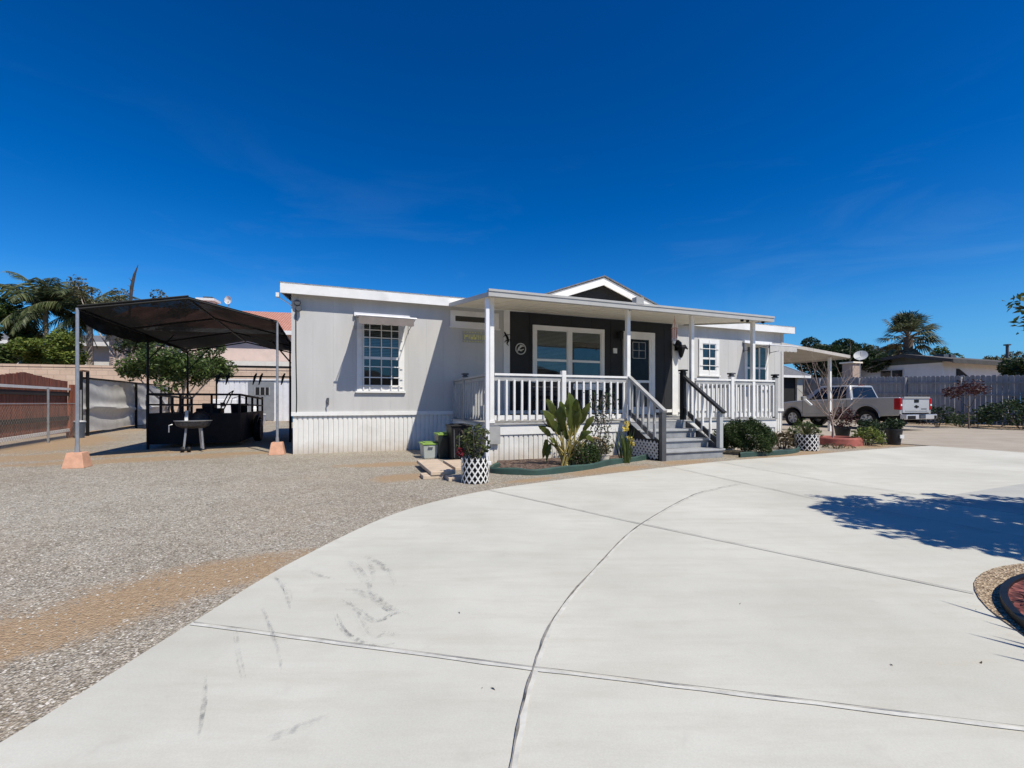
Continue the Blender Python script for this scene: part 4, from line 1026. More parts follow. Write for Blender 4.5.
o = MB(); o.v = [(x, y, z+1.1) for x, y, z in dsh.v]; o.f = dsh.f; o.build('dish', white, t, True)
MB().tube([(0, -.02, .8), (0, -.4, 1.05)], .015, 5).build('feed_arm', galv, t)
nb = thing('white_house', 'white stucco house behind the palms with low grey roof', 'house', (-52, 37.5, 0), R(10))
MB().box(0, 24, 0, 8, 0, 6.3).build('wall', M('white stucco', (.66, .64, .60), .9, .06, 1.5), nb)
mb = MB(); mb.prism([(-.8, 6.4), (4, 7.6), (8.8, 6.4), (8.8, 6.2), (4, 7.4), (-.8, 6.2)], -.5, 20.6, 'x'); rf = mb.build('roof', roofm, nb)
MB().box(-.5, 20.6, -.83, -.78, 6.05, 6.42).build('fascia', white, rf)
mb = MB(); mb.box(19.2, 20.1, -.05, -.002, 4.2, 5.2); wi = mb.build('window', white, nb); MB().box(19.3, 20.0, -.06, -.051, 4.3, 5.1).build('pane', glass_m, wi)
mb = MB(); mb.box(9.2, 10.4, -.05, -.002, 4.0, 5.2); wi = mb.build('window', white, nb); MB().box(9.3, 10.3, -.06, -.051, 4.1, 5.1).build('pane', glass_m, wi)

# ------------------------------------------------------------------ trees on the left
def feather_palm(name, label, loc, th_, fl_, n, seed, r=.16, tr=None):
    random.seed(seed); t = thing(name, label, 'palm tree', loc, 0, 'feather palms behind the block wall')
    mb = MB(); mb.tube([(0, 0, -.1), (.05, .03, th_*.5), (.0, 0, th_)], [r*1.3, r, r*.9], 9); mb.build('trunk', palebark, t, True)
    lv, st = MB(), MB()
    for k in range(n):
        a = 6.283*k/n*2.618+random.uniform(-.2, .2); el = random.uniform(-.15, 1.35); L = fl_*random.uniform(.8, 1.1)
        p = Vector((0, 0, th_)); d = Vector((math.cos(a)*math.cos(el), math.sin(a)*math.cos(el), math.sin(el))); pts = [p]
        N = 14
        for j in range(N):
            d = (d+Vector((0, 0, -.11-.05*j/N))).normalized(); pts.append(pts[-1]+d*L/N)
        st.tube(pts, [.035*(1-.8*j/N) for j in range(N+1)], 4)
        side0 = Vector((-math.sin(a), math.cos(a), 0))
        for j in range(1, N):
            for q in (0, .33, .66):
                pp = pts[j].lerp(pts[j+1], q); dd = (pts[j+1]-pts[j]).normalized()
                for sg in (-1, 1):
                    ll = fl_*.28*math.sin(math.pi*min(.95, (j+q)/N+.12))**.6*random.uniform(.8, 1.15)
                    tip = pp+(side0*sg*.75+dd*.55+Vector((0, 0, -.65+random.uniform(-.3, .3)))).normalized()*ll
                    wv_ = dd*.035
                    mid = pp.lerp(tip, .5)+Vector((0, 0, .07*ll))
                    lv.add([pp-wv_, pp+wv_, mid+wv_, tip, mid-wv_], [(0, 1, 2, 3, 4)])
    st.build('stalks', lf_olive, t); lv.build('fronds', lf_palm, t)
    return t
feather_palm('feather_palm', 'drooping feather palm with full green crown behind the wall, left of the wispy palm', (-33.4, 32.2, 0), 7.9, 4.0, 30, 3)
feather_palm('feather_palm', 'wispy wide feather palm directly behind the left end of the canopy', (-31.0, 33.0, 0), 7.6, 3.9, 26, 5, .2)
tree('evergreen_tree', 'dense dark evergreen tree at the far left edge behind the block wall', 'tree', (-35.8, 30.5, 0), 10.0, .28, 2.6, lf_mid, .3, 200, 2, .6, 11, clump=.8, squash=1.5, droop=.3)
tree('leafy_bush_tree', 'bright green rounded shrub tree above the block wall', 'tree', (-31.2, 30.4, 0), 6.1, .12, 1.75, lf_bright, .22, 260, 2, .7, 12, clump=.7, squash=.75)
tree('bare_trunk_tree', 'small forked tree in front of the white house behind the wall', 'tree', (-27.0, 31.0, 0), 7.2, .13, 1.2, lf_olive, .2, 90, 2, .6, 13, palebark, clump=.6, trunk_h=4.2)
tree('bare_trunk_tree', 'thin forked dark tree right of the forked one behind the wall', 'tree', (-24.2, 29.6, 0), 5.4, .12, .9, lf_dark, .2, 120, 2, .6, 14, clump=.5, trunk_h=2.6)
t = thing('dead_palm_spike', 'bare dark spike shaped stalk rising above the canopy', 'dead palm', (-27.2, 32, 0))
mb = MB(); mb.tube([(0, 0, 0), (.0, 0, 7.5), (.15, 0, 9.3), (.35, 0, 10.2), (.62, 0, 10.9)], [.09, .07, .11, .08, .01], 7)
mb.build('stalk', M('dark dead stalk', (.06, .05, .045), .9, .3, 6), t)
mb = MB()
for k in range(9): mb.tube([(.05+.03*k, 0, 8.3+.2*k), (.05+.03*k+random.uniform(-.9, .6)*.5, random.uniform(-.3, .3), 8.5+.2*k+random.uniform(-.2, .5))], [.03, .006], 4)
mb.tube([(.0, 0, 7.6), (-.8, 0, 8.6), (-1.5, 0, 9.3)], [.03, .02, .008], 4); mb.build('dead_fronds', bark, t)
tree('multi_stem_tree', 'multi stemmed leafy tree behind the trailer below the canopy', 'tree', (-14.1, 19.0, 0), 4.35, .085, 1.75, lf_mid, .14, 340, 2, .62, 21, palebark, stems=5, trunk_h=1.35, clump=.48, squash=.8)
# ------------------------------------------------------------------ pickup truck
TR = thing('pickup_truck', 'silver crew cab pickup truck parked facing away beside the house', 'pickup truck', (15.54, 17.25, 0), math.atan2(.942, -.335))
silver, nt, b = base_mat('silver car paint')
v = coords(nt); nt.links.new(ramp(nt, noise(nt, v, 3, 3).outputs['Fac'], [(.3, (.43, .42, .395)), (.7, (.50, .49, .46))]), b.inputs['Base Color'])
b.inputs['Metallic'].default_value = .35; b.inputs['Roughness'].default_value = .4; b.inputs['Coat Weight'].default_value = .6
chrome = M('chrome', (.66, .66, .67), .3, .03, 3, metal=.45, bmp=0)
carglass, nt, b = base_mat('tinted car glass'); nt.links.new(ramp(nt, noise(nt, coords(nt), 2, 2).outputs['Fac'], [(.3, (.004, .005, .006)), (.7, (.012, .014, .016))]), b.inputs['Base Color'])
b.inputs['Roughness'].default_value = .06; b.inputs['Specular IOR Level'].default_value = .4
redlens = M('red lamp lens', (.42, .012, .015), .15, .15, 9, bmp=0)
W2 = .93; k_ = 1.03
def arc(cx, cz, r, a0, a1, n=9): return [(cx+r*math.cos(R(a0+(a1-a0)*i/n)), cz+r*math.sin(R(a0+(a1-a0)*i/n))) for i in range(n+1)]
zb = .52
low = [(1.80, 1.26), (1.80, zb), (1.78, zb)]
# cab and nose, cut with the front wheel arch
prof = [(1.80, zb), (1.80, 1.27), (3.0, 1.24), (4.02, 1.20), (4.25, 1.185), (4.9, 1.12), (5.25, 1.03), (5.42, .88), (5.44, .55), (5.36, .42), (4.98, .42)] + arc(4.46, .42, .47, 8, 172)[0:] + [(3.9, .42)]
mb = MB(); mb.prism(prof, -W2, W2, 'y'); mb.build('cab_body', silver, TR, True, bevel=.05)
# bed sides with rear wheel arch
bed = [(.10, .60), (.06, 1.30), (1.785, 1.28), (1.785, zb), (1.74, zb)] + arc(1.24, .50, .47, 4, 176) + [(.7, .56)]
for sg in (-1, 1):
    mb = MB(); mb.prism(bed, sg*W2, sg*(W2-.09), 'y'); mb.build('bed_side', silver, TR, True, bevel=.03)
    # arch lip and dark liner
    mb = MB(); y = sg*(W2+.012)
    mb.tube([(p[0], sg*(W2-.0), p[1]) for p in arc(1.24, .50, .49, 2, 178, 14)], .022, 6); mb.tube([(p[0], sg*(W2-.0), p[1]) for p in arc(4.46, .42, .49, 5, 175, 14)], .022, 6); mb.build('arch_lip', silver, TR, True)
mb = MB(); mb.box(.15, 1.79, -W2+.1, W2-.1, .7, .74); mb.box(.2, 5.2, -.6, .6, .36, .56); mb.box(.75, 1.75, -W2+.1, W2-.1, .56, .98); mb.build('bed_floor', black, TR)
# tailgate
mb = MB(); mb.box(.035, .10, -.80, .80, .70, 1.30); tg = mb.build('tailgate', M('sunlit silver paint', (.52, .53, .54), .35, .04, 3, metal=.3), TR, bevel=.02)  # body silver made lighter here for the sun falling on the tailgate
mb = MB(); mb.box(.0, .036, -.78, .78, 1.25, 1.32); mb.box(.024, .034, -.66, .66, .76, .80); mb.build('tailgate_lip', silver, tg, bevel=.01)
mb = MB(); mb.box(.018, .036, -.13, .13, 1.10, 1.21); mb.build('handle', black, tg)
mb = MB(); mb.prism([(-.13, .965), (-.05, .965), (-.035, 1.0), (.06, 1.0), (.05, .965), (.13, .965), (.115, .915), (.04, .915), (.03, .885), (-.06, .885), (-.05, .915), (-.145, .915)], .022, .033, 'x'); mb.build('emblem', blackmetal, tg)
mb = MB()
for k in range(7): mb.box(.03, .034, -.62+.05*k, -.585+.05*k, .83, .87)
mb.build('trim_badge', railgrey, tg)
for sg in (-1, 1):
    mb = MB(); mb.box(.03, .26, sg*.83 if sg > 0 else -.945, .945 if sg > 0 else -.83, .82, 1.27); tl = mb.build('tail_light', redlens, TR, bevel=.03)
    mb = MB(); mb.box(.022, .032, min(sg*.845, sg*.92), max(sg*.845, sg*.92), .97, 1.04); mb.build('reverse_lens', white_metal, tl)
    MB().box(.06, .16, min(sg*.81, sg*.935), max(sg*.81, sg*.935), .66, .815).build('corner_panel', silver, TR, bevel=.01)
mb = MB(); mb.box(-.16, .06, -.92, .92, .46, .66); bp = mb.build('rear_bumper', chrome, TR, bevel=.03)
mb = MB(); mb.box(-.165, -.02, -.9, .9, .655, .668); mb.box(-.168, -.1, .40, .86, .47, .60); mb.box(-.168, -.1, -.86, -.72, .47, .6); mb.build('bumper_step', black, bp)
mb = MB(); mb.box(-.166, -.155, -.19, .19, .49, .64); mb.build('plate_recess', black, bp); mb = MB(); mb.box(-.172, -.167, -.14, .14, .51, .62); mb.build('number_plate', M('dark number plate', (.06, .07, .09), .5, .1, 4), bp)
mb = MB(); mb.box(-.1, .3, -.06, .06, .36, .45); mb.tube([(-.02, -.5, .33), (.9, -.5, .33)], .04, 8); mb.build('tow_hitch', black, TR)
# greenhouse
B0 = {'rb': (1.82, .87, 1.25), 'fb': (4.1, .87, 1.19)}; rr, rf_, zt = 2.02, 3.28, 1.80*k_-.02
vs = []
for sg in (-1, 1): vs += [(1.84, sg*.885, 1.23), (4.16, sg*.885, 1.15), (rf_, sg*.68, zt-.01), (rr, sg*.70, zt)]
mb = MB(); mb.add(vs, [(0, 1, 2, 3), (7, 6, 5, 4), (3, 2, 6, 7), (0, 3, 7, 4), (1, 5, 6, 2), (0, 4, 5, 1)]); mb.build('roof', silver, TR, True, bevel=.05)
def facep(sg, u, w, off=.008):      # on the slanted side
    a = Vector((1.84, sg*.885, 1.23)).lerp(Vector((4.16, sg*.885, 1.15)), u); b_ = Vector((rr, sg*.70, zt)).lerp(Vector((rf_, sg*.68, zt-.01)), u)
    p = a.lerp(b_, w); return p+Vector((0, sg*off, off*.35))
for sg in (-1, 1):
    for u0, u1, t0, t1 in ((.09, .40, .10, .44), (.43, .82, .47, .84)):
        q = [facep(sg, u0, .07), facep(sg, u1, .07), facep(sg, t1, .88), facep(sg, t0, .88)]
        mb = MB(); mb.add(q, [(0, 1, 2, 3)]); mb.build('side_window', carglass, TR)
    mb = MB()
    for x in (2.0, 2.93, 3.95): mb.beam((x, sg*(W2+.0012), .60), (x, sg*(W2+.0012), 1.20), .004, .012)
    mb.beam((2.0, sg*(W2+.001), .60), (3.95, sg*(W2+.001), .60), .004, .012, (0, 1, 0)); mb.build('door_gap', black, TR)
    for x in (2.2, 3.15):
        mb = MB(); mb.box(x-.1, x+.1, sg*(W2+.02)-.018, sg*(W2+.02)+.018, 1.06, 1.095); mb.build('door_handle', chrome, TR, bevel=.006)
    mb = MB(); mb.box(3.72, 3.86, sg*1.06-.12, sg*1.06+.12, 1.2, 1.38); mb.build('wing_mirror', M('silver mirror shell', (.3, .3, .29), .4, .05, 3), TR, bevel=.03)
    mb = MB(); mb.box(1.9, 3.9, min(sg*.8, sg*(W2-.01)), max(sg*.8, sg*(W2-.01)), .42, .5); mb.build('side_step', black, TR)
    mb = MB(); mb.box(5.2, 5.43, min(sg*.55, sg*.935), max(sg*.55, sg*.935), .82, .98); mb.build('headlight', white_metal, TR, bevel=.02)
q = lambda y, w: (1.84+(rr-1.84)*w-.008, y, 1.23+(zt-1.23)*w)
mb = MB(); mb.add([q(-.74, .12), q(.74, .12), q(.6, .87), q(-.6, .87)], [(0, 1, 2, 3)]); mb.build('rear_window', carglass, TR)
mb = MB(); mb.box(rr-.0, rr+.06, -.16, .16, zt-.005, zt+.012); mb.build('brake_lamp', redlens, TR)
q = lambda y, w: (4.16+(rf_-4.16)*w+.012, y, 1.15+(zt-.01-1.15)*w+.006)
mb = MB(); mb.add([q(-.78, .08), q(.78, .08), q(.6, .92), q(-.6, .92)], [(3, 2, 1, 0)]); mb.build('windscreen', carglass, TR)
mb = MB(); mb.box(5.43, 5.46, -.52, .52, .62, .95); mb.build('grille', black, TR)
for x in (1.24, 4.46):
    for sg in (-1, 1):
        y = sg*.80; mb = MB(); mb.lathe([(.24, -.12), (.36, -.13), (.39, -.1), (.395, 0), (.39, .1), (.36, .13), (.24, .12)], (x, y, .395), 28, 'y', False); wl = mb.build('wheel', black, TR, True)
        mb = MB(); mb.lathe([(.25, -.02), (.245, sg*.10), (.22, sg*.10), (.2, sg*.02)], (x, y, .395), 24, 'y')
        for k in range(6):
            a = k*math.pi/3+.3; mb.beam((x+.04*math.cos(a), y+sg*.085, .395+.04*math.sin(a)), (x+.23*math.cos(a), y+sg*.10, .395+.23*math.sin(a)), .075, .02, (0, sg, 0))
        mb.lathe([(.06, sg*.06), (.065, sg*.115), (.03, sg*.12)], (x, y, .395), 12, 'y'); mb.build('rim', M('alloy rim', (.62, .62, .61), .4, .1, 6, metal=.2), wl, True)

# ------------------------------------------------------------------ carport cover on the right end of the house
K = hthing('carport_cover', 'taupe flat patio cover on a white post joined to the right end of the house', 'carport', 16.9, 3)
mb = MB(); mb.prism([(14.66, 3.19), (18.72, 2.85), (18.72, 2.79), (14.66, 3.12)], .5, 8.5, 'y'); mb.build('cover_panel', tanroof, K)
mb = MB(); mb.prism([(14.66, 3.21), (18.80, 2.87), (18.80, 2.76), (14.66, 3.10)], .44, .495, 'y'); mb.box(18.73, 18.8, .5, 8.5, 2.74, 2.87); mb.build('cover_fascia', M('taupe fascia', (.50, .46, .41), .6, .06, 3), K)
for v_ in (.85, 4.2, 8.0): MB().box(18.22, 18.31, v_-.045, v_+.045, 0, 2.81).build('post', white, K)
t = thing('garden_shed', 'dark open garden shed with white gable trim behind the carport cover', 'shed', (18.2, 28.2, 0), TH)
mb = MB(); mb.box(-3.5, 0, 0, .1, 0, .5); mb.box(-3.5, 0, 2.9, 3, 0, 2.7); mb.box(-.1, 0, 0, 3, 0, 2.7); mb.box(-3.5, -3.4, 0, 3, 0, 2.7); mb.build('wall', M('dark shed boards', (.035, .032, .03), .8, .2, 3), t)
MB().box(-3.4, -.5, .12, .16, 0, 2.7).build('opening', deepdark, t); MB().box(-.5, 0, -.02, .1, .5, 2.7).build('corner_panel', M('pale shed siding', (.4, .39, .36), .7, .1, 3), t)
mb = MB(); mb.prism([(-.3, 2.75), (1.5, 3.5), (3.3, 2.75), (3.3, 2.68), (1.5, 3.42), (-.3, 2.68)], -3.8, .3, 'x'); rf = mb.build('roof', roofm, t)
mb = MB(); mb.prism([(-.32, 2.8), (1.5, 3.55), (3.3, 2.8), (3.3, 2.62), (1.5, 3.36), (-.32, 2.62)], .3, .34, 'x'); mb.box(-3.8, .3, -.34, -.3, 2.62, 2.76); mb.build('gable_trim', white, rf)

# ------------------------------------------------------------------ right hand boundary
fm = M('weathered grey fence boards', (.31, .305, .30), .85, .18, 2.5, stretch=(3, 3, .5), dirt=(.2, .2, .2), bmp=.3)
r0, r1 = Vector((24.8, 15, 0)), Vector((18.9, 29.9, 0)); d = (r1-r0); dl = d.length; d.normalize()
t = thing('privacy_fence', 'tall grey wooden dog eared privacy fence along the right boundary', 'fence', r0); OFF[t.name] = tuple(r0)
nm = Vector((-d.y, d.x, 0)); nm = nm if nm.x < 0 else -nm
mb = MB(); n = 84; bw = dl/n
for k in range(n):
    p = r0+d*bw*k+nm*(.004*(k % 3)); top = 2.12+.62*(k/n)+.015*(k % 2)+random.uniform(-.012, .012)
    poly = [(.006, .05), (.006, top-.05), (.04, top), (bw-.04, top), (bw-.006, top-.05), (bw-.006, .05)]
    vs = [p+d*u+Vector((0, 0, z)) for u, z in poly]; vs += [q+nm*.02 for q in vs]
    mb.add(vs, [(0, 1, 2, 3, 4, 5), (11, 10, 9, 8, 7, 6)]+[(i, (i+1) % 6, 6+(i+1) % 6, 6+i) for i in range(6)])
mb.build('boards', fm, t)
for f in (.25, .62, .86):
    a_, b_ = r0+Vector((0, 0, 2.1*f))+nm*.06, r1+Vector((0, 0, 2.75*f))+nm*.06
    MB().beam(a_, b_, .05, .09).build('rail', fm, t)
for k in range(7):
    p = r0+d*(dl*(k+.3)/7)+nm*.09; MB().beam(p, p+Vector((0, 0, 2.1+.6*k/7)), .1, .1).build('post', fm, t)
# low neighbour building beyond the fence
N0 = Vector((28.9, 30.2, 0))
t = thing('low_neighbour_building', 'low grey white neighbour building with wide dark eaves beyond the right fence', 'building', N0, TH)
lav = M('grey white building paint', (.74, .74, .75), .8, .05, 1.5)
MB().box(0, 9.5, 0, 5.6, 0, 4.0).build('wall', lav, t)
mb = MB(); mb.prism([(0, 3.8), (0, 4.05), (1.8, 4.36), (5.6, 4.05), (5.6, 3.8)], -.012, .2, 'x'); mb.build('gable_wall', M('dark green grey boards', (.10, .12, .115), .8, .1, 2), t)
mb = MB(); mb.prism([(-.9, 3.92), (1.8, 4.5), (6.9, 3.95), (6.9, 3.85), (1.8, 4.38), (-.9, 3.8)], -.9, 10.4, 'x'); rf = mb.build('roof', M('dark flat roof', (.10, .09, .08), .9, .15, 2), t)
mb = MB(); mb.prism([(-.92, 3.92), (1.8, 4.5), (6.9, 3.95), (6.9, 3.75), (1.8, 4.26), (-.92, 3.72)], -.95, -.9, 'x'); mb.box(-.9, 10.4, -.96, -.91, 3.66, 3.93); mb.build('fascia', M('dark brown fascia', (.06, .055, .05), .8, .15, 3), rf)
mb = MB(); mb.box(-.06, -.002, 2.2, 3.7, 2.7, 3.5); wi = mb.build('window', M('white window frame', (.6, .6, .6), .5, .05, 3), t)
for y0 in (2.26, 2.99): MB().box(-.07, -.061, y0, y0+.65, 2.76, 3.44).build('pane', glass_m, wi)
mb = MB(); mb.prism([(1.6, 2.2), (3.4, 2.2), (3.4, 2.75), (1.9, 3.4), (1.6, 3.4)], -.05, -.002, 'y'); wi = mb.build('dark_opening', deepdark, t)
for x, y, h in ((7.2, -.4, 1.5),): mb = MB(); mb.tube([(x-.35, y, 3.5), (x, y, 4.1), (x, y, 5.2)], .09, 8); mb.lathe([(.09, 5.2), (.2, 5.22), (.2, 5.3)], (x, y, 0), 10); mb.build('vent_pipe', railgrey, rf)
for x in (3.2, 4.1): MB().box(x, x+.6, 1.4, 2.0, 4.2, 4.62).build('roof_vent', railgrey, rf)
t = thing('brick_chimney', 'pale brick chimney stack with flat cap left of the low building', 'chimney', (24.4, 32.4, 0), TH)
m, nt, b = base_mat('pale chimney brick'); v = coords(nt); br = nd(nt, 'ShaderNodeTexBrick'); br.inputs['Scale'].default_value = 3; br.inputs['Color1'].default_value = (.42, .31, .25, 1); br.inputs['Color2'].default_value = (.34, .25, .2, 1); br.inputs['Mortar'].default_value = (.4, .37, .33, 1)
mp = nd(nt, 'ShaderNodeMapping'); mp.inputs['Rotation'].default_value = (R(90), 0, 0); nt.links.new(v, mp.inputs['Vector']); nt.links.new(mp.outputs[0], br.inputs['Vector']); nt.links.new(br.outputs['Color'], b.inputs['Base Color']); b.inputs['Roughness'].default_value = .9
MB().box(-.38, .38, -.35, .35, 0, 3.9).build('stack', m, t); MB().box(-.52, .52, -.48, .48, 3.9, 4.0).build('cap', cream, t)
t = thing('satellite_dish', 'pale satellite dish tilted up at the left end of the low building', 'satellite dish', (25.5, 33.0, 0), R(0))
MB().tube([(0, 0, 0), (0, 0, 4.3)], .05, 8).build('mast', galv, t)
mb = MB(); ax = Vector((-.55, -.6, .55)).normalized(); e1 = ax.orthogonal().normalized(); e2 = ax.cross(e1); vs = []
for r, h in ((.01, .12), (.2, .09), (.42, .0), (.43, -.01), (.2, .07), (.01, .1)):
    for k in range(18): a = k*math.pi/9; vs.append(Vector((.0, -.1, 4.55))+e1*r*math.cos(a)+e2*r*math.sin(a)-ax*h)
mb.add(vs, [(i*18+k, i*18+(k+1) % 18, (i+1)*18+(k+1) % 18, (i+1)*18+k) for i in range(5) for k in range(18)]); mb.build('dish', M('pale dish paint', (.55, .55, .53), .5, .06, 3), t, True)
MB().tube([(0, -.1, 4.5), (-.25, -.4, 4.8)], .02, 5).build('feed_arm', galv, t)

# fan palm
def fan_palm(loc, th_, seed, label):
    random.seed(seed); t = thing('fan_palm', label, 'palm tree', loc); mb = MB()
    mb.tube([(0, 0, -.1), (0, 0, th_)], [.42, .34], 10); mb.build('trunk', bark, t, True)
    gr, dr, st = MB(), MB(), MB()
    for k in range(72):
        dead = k > 48; a = k*2.399+random.uniform(-.2, .2)
        el = random.uniform(-1.4, -.8) if dead else random.uniform(-.75, 1.5)
        L = random.uniform(.9, 1.6) if not dead else random.uniform(.7, 1.2)
        d = Vector((math.cos(a)*math.cos(el), math.sin(a)*math.cos(el), math.sin(el))); p = Vector((0, 0, th_-(random.uniform(.2, 1.1) if dead else 0)))
        e = p+d*L+Vector((0, 0, -.12)); st.tube([p, e], [.035, .02], 4)
        side = Vector((-math.sin(a), math.cos(a), 0)); upv = side.cross(d).normalized(); F = random.uniform(1.2, 1.65)*(.8 if dead else 1)
        n = 17
        for j in range(n):
            f = (j/(n-1)-.5)*2; ang = f*1.45
            bd = (d*math.cos(ang)+side*math.sin(ang)+upv*.12*abs(f)).normalized(); ln = F*(1-.32*f*f)
            w_ = (side*math.cos(ang)-d*math.sin(ang))*.062
            mid = e+bd*ln*.6; tip = e+bd*ln+Vector((0, 0, -.28*ln*random.uniform(.6, 1.3)))
            (dr if dead else gr).add([e, mid-w_, tip, mid+w_], [(0, 1, 2, 3)])
    st.build('stalks', lf_tan, t); gr.build('fronds', LEAF('fan palm blades', (.02, .03, .012), (.08, .10, .04), (.34, .33, .22)), t); dr.build('dead_skirt', lf_tan, t)
fan_palm((35.2, 40, 0), 6.9, 4, 'bushy fan palm with a dead frond skirt standing behind the low building')
tree('evergreen_tree', 'dense dark tree behind the carport cover at the right end of the house', 'tree', (26.3, 36.5, 0), 6.7, .3, 3.1, lf_dark, .24, 240, 2, .6, 31, clump=.95, squash=.85)
tree('evergreen_tree', 'dark tree mass right of the house at the back, below the satellite dish', 'tree', (29.3, 38.0, 0), 5.9, .25, 2.0, lf_dark, .24, 240, 2, .6, 32, clump=.8, squash=.85)
tree('olive_tree', 'dusty olive tree between the dish and the fan palm', 'tree', (41.5, 51, 0), 7.4, .3, 2.6, lf_olive, .28, 180, 2, .6, 33, clump=.9)
tree('shade_tree', 'dark loose tree right of the fan palm behind the building', 'tree', (39.6, 42.5, 0), 6.1, .25, 2.3, lf_mid, .26, 150, 2, .7, 34, clump=.8)
tree('olive_tree', 'distant dusty olive tree right of the vent pipe', 'tree', (57.5, 53, 0), 6.6, .3, 2.6, lf_olive, .3, 120, 2, .7, 35, clump=1)
tree('shade_tree', 'dark rounded tree at the right edge above the fence', 'tree', (30.2, 26.2, 0), 3.95, .2, 1.35, lf_dark, .2, 320, 2, .6, 36, clump=.6)
tree('yellow_shrub_tree', 'yellow green shrub above the truck cab', 'shrub', (21.6, 29.6, 0), 2.75, .08, 1.0, lf_bright, .17, 260, 1, .6, 37, clump=.5, trunk_h=.9)
# shrubs along the fence
def bush(name, label, loc, r, h, leafm, leaf, n, seed, stems=7, group=None, up=.5, shell=.7, asp=.45):
    random.seed(seed); rg0 = np.random.default_rng(seed); t = thing(name, label, 'shrub', loc, 0, group)
    mb = MB()
    for k in range(stems):
        a = 6.283*k/stems+random.random(); rr = r*random.uniform(.3, .75)
        mb.tube([(0.05*math.cos(a), .05*math.sin(a), -.02), (rr*.5*math.cos(a), rr*.5*math.sin(a), h*.35), (rr*math.cos(a), rr*math.sin(a), h*random.uniform(.6, .9))], [.016, .01, .004], 5)
    mb.build('stems', bark, t)
    th0 = rg0.uniform(0, 6.283, n); cz_ = rg0.uniform(-.55, 1, n); rad = rg0.uniform(shell, 1, n)*(1+.13*np.sin(3*th0+seed)+.09*np.sin(7*th0+5*cz_))
    s = np.sqrt(np.clip(1-np.clip(cz_, -.4, 1)**2, 0.05, 1))
    pts = np.stack([np.cos(th0)*s*r*rad, np.sin(th0)*s*r*rad, np.maximum(.03, h*.42+cz_*h*.56*rad)], 1)
    mb = MB(); mb.leaves(pts, leaf, up, asp, .4, -.3, rg0); mb.build('foliage', leafm, t)
    return t
bush('hedge_bush', 'low dark hedge bush at the right edge in front of the grey fence', (21.4, 18.9, 0), 1.5, 1.25, lf_dark, .14, 2600, 41)
bush('hedge_bush', 'small dark shrub by the fence just right of the truck bumper', (18.9, 20.0, 0), .8, .98, lf_dark, .12, 900, 42)
bush('hedge_bush', 'sparse low shrub between the small red tree and the hedge', (20.2, 20.2, 0), .6, .6, lf_mid, .1, 350, 43)
tree('red_leaf_tree', 'small dark red leafed tree standing in front of the grey fence', 'tree', (19.0, 18.7, 0), 2.0, .035, .78, lf_red, .11, 130, 2, .8, 44, clump=.3, trunk_h=.9, squash=.6)

# ------------------------------------------------------------------ bed in front of the porch
def edging(label, pts, name='garden_edging'):
    P_ = smooth_poly(pts, 6); t = thing(name, label, 'garden edging', (P_[0][0], P_[0][1], 0)); OFF[t.name] = (P_[0][0], P_[0][1], 0)
    mb = MB(); vs = []
    for i, p in enumerate(P_):
        a_ = Vector((*P_[max(i-1, 0)], 0)); b_ = Vector((*P_[min(i+1, len(P_)-1)], 0)); d = (b_-a_).normalized(); nn = Vector((-d.y, d.x, 0))*.025; q = Vector((*p, 0)); h = .08+.01*math.sin(i*.7)
        vs += [q-nn, q-nn*.9+Vector((0, 0, h)), q+Vector((0, 0, h+.018)), q+nn*.9+Vector((0, 0, h)), q+nn]
    mb.add(vs, [(5*i+k, 5*i+k+1, 5*i+k+6, 5*i+k+5) for i in range(len(P_)-1) for k in range(4)]); mb.build('edge_strip', greenedge, t, True)
edging('dark green plastic edging curving along the bed left of the steps', [(-.22, 7.55), (-.32, 7.05), (.1, 6.85), (.52, 6.87), (1.25, 7.4), (1.75, 7.95), (2.4, 8.5), (2.62, 8.7)])
edging('dark green edging in front of the round bush right of the steps', [(4.55, 9.0), (5.1, 9.25), (5.7, 9.5), (6.3, 9.95), (6.75, 10.6)])
# bird of paradise
t = thing('bird_of_paradise_plant', 'tall broad leaved bird of paradise plant in front of the left railing', 'plant', (.96, 7.68, 0)); random.seed(9)
lf_bop = LEAF('broad paddle leaves', (.02, .035, .006), (.075, .10, .018), (.30, .30, .08), .45, .35); stemm = LEAF('yellow green stalks', (.22, .19, .05), (.42, .34, .11), (.60, .48, .20))
stx = MB()
spec_ = [(.02,.66,-.02,1.27,.30),(-.20,.82,-.36,1.16,.19),(-.26,.66,-.46,.97,.20),(-.10,.62,-.16,1.04,.26),(.10,.66,.16,1.02,.22),(.20,.74,.34,1.10,.15),(.24,.60,.40,.88,.16),(-.30,.52,-.50,.70,.15),
         (-.36,.46,-.42,.12,.15),(-.14,.56,-.36,.80,.22),(.06,.52,.20,.82,.22),(.16,.46,.34,.62,.16),(-.04,.80,-.12,1.12,.18),(-.28,.40,-.36,.06,.12),(.30,.52,.46,.40,.13),(.0,.46,-.10,.76,.2),(.12,.86,.10,1.16,.16),(-.18,.36,-.34,.5,.13)]
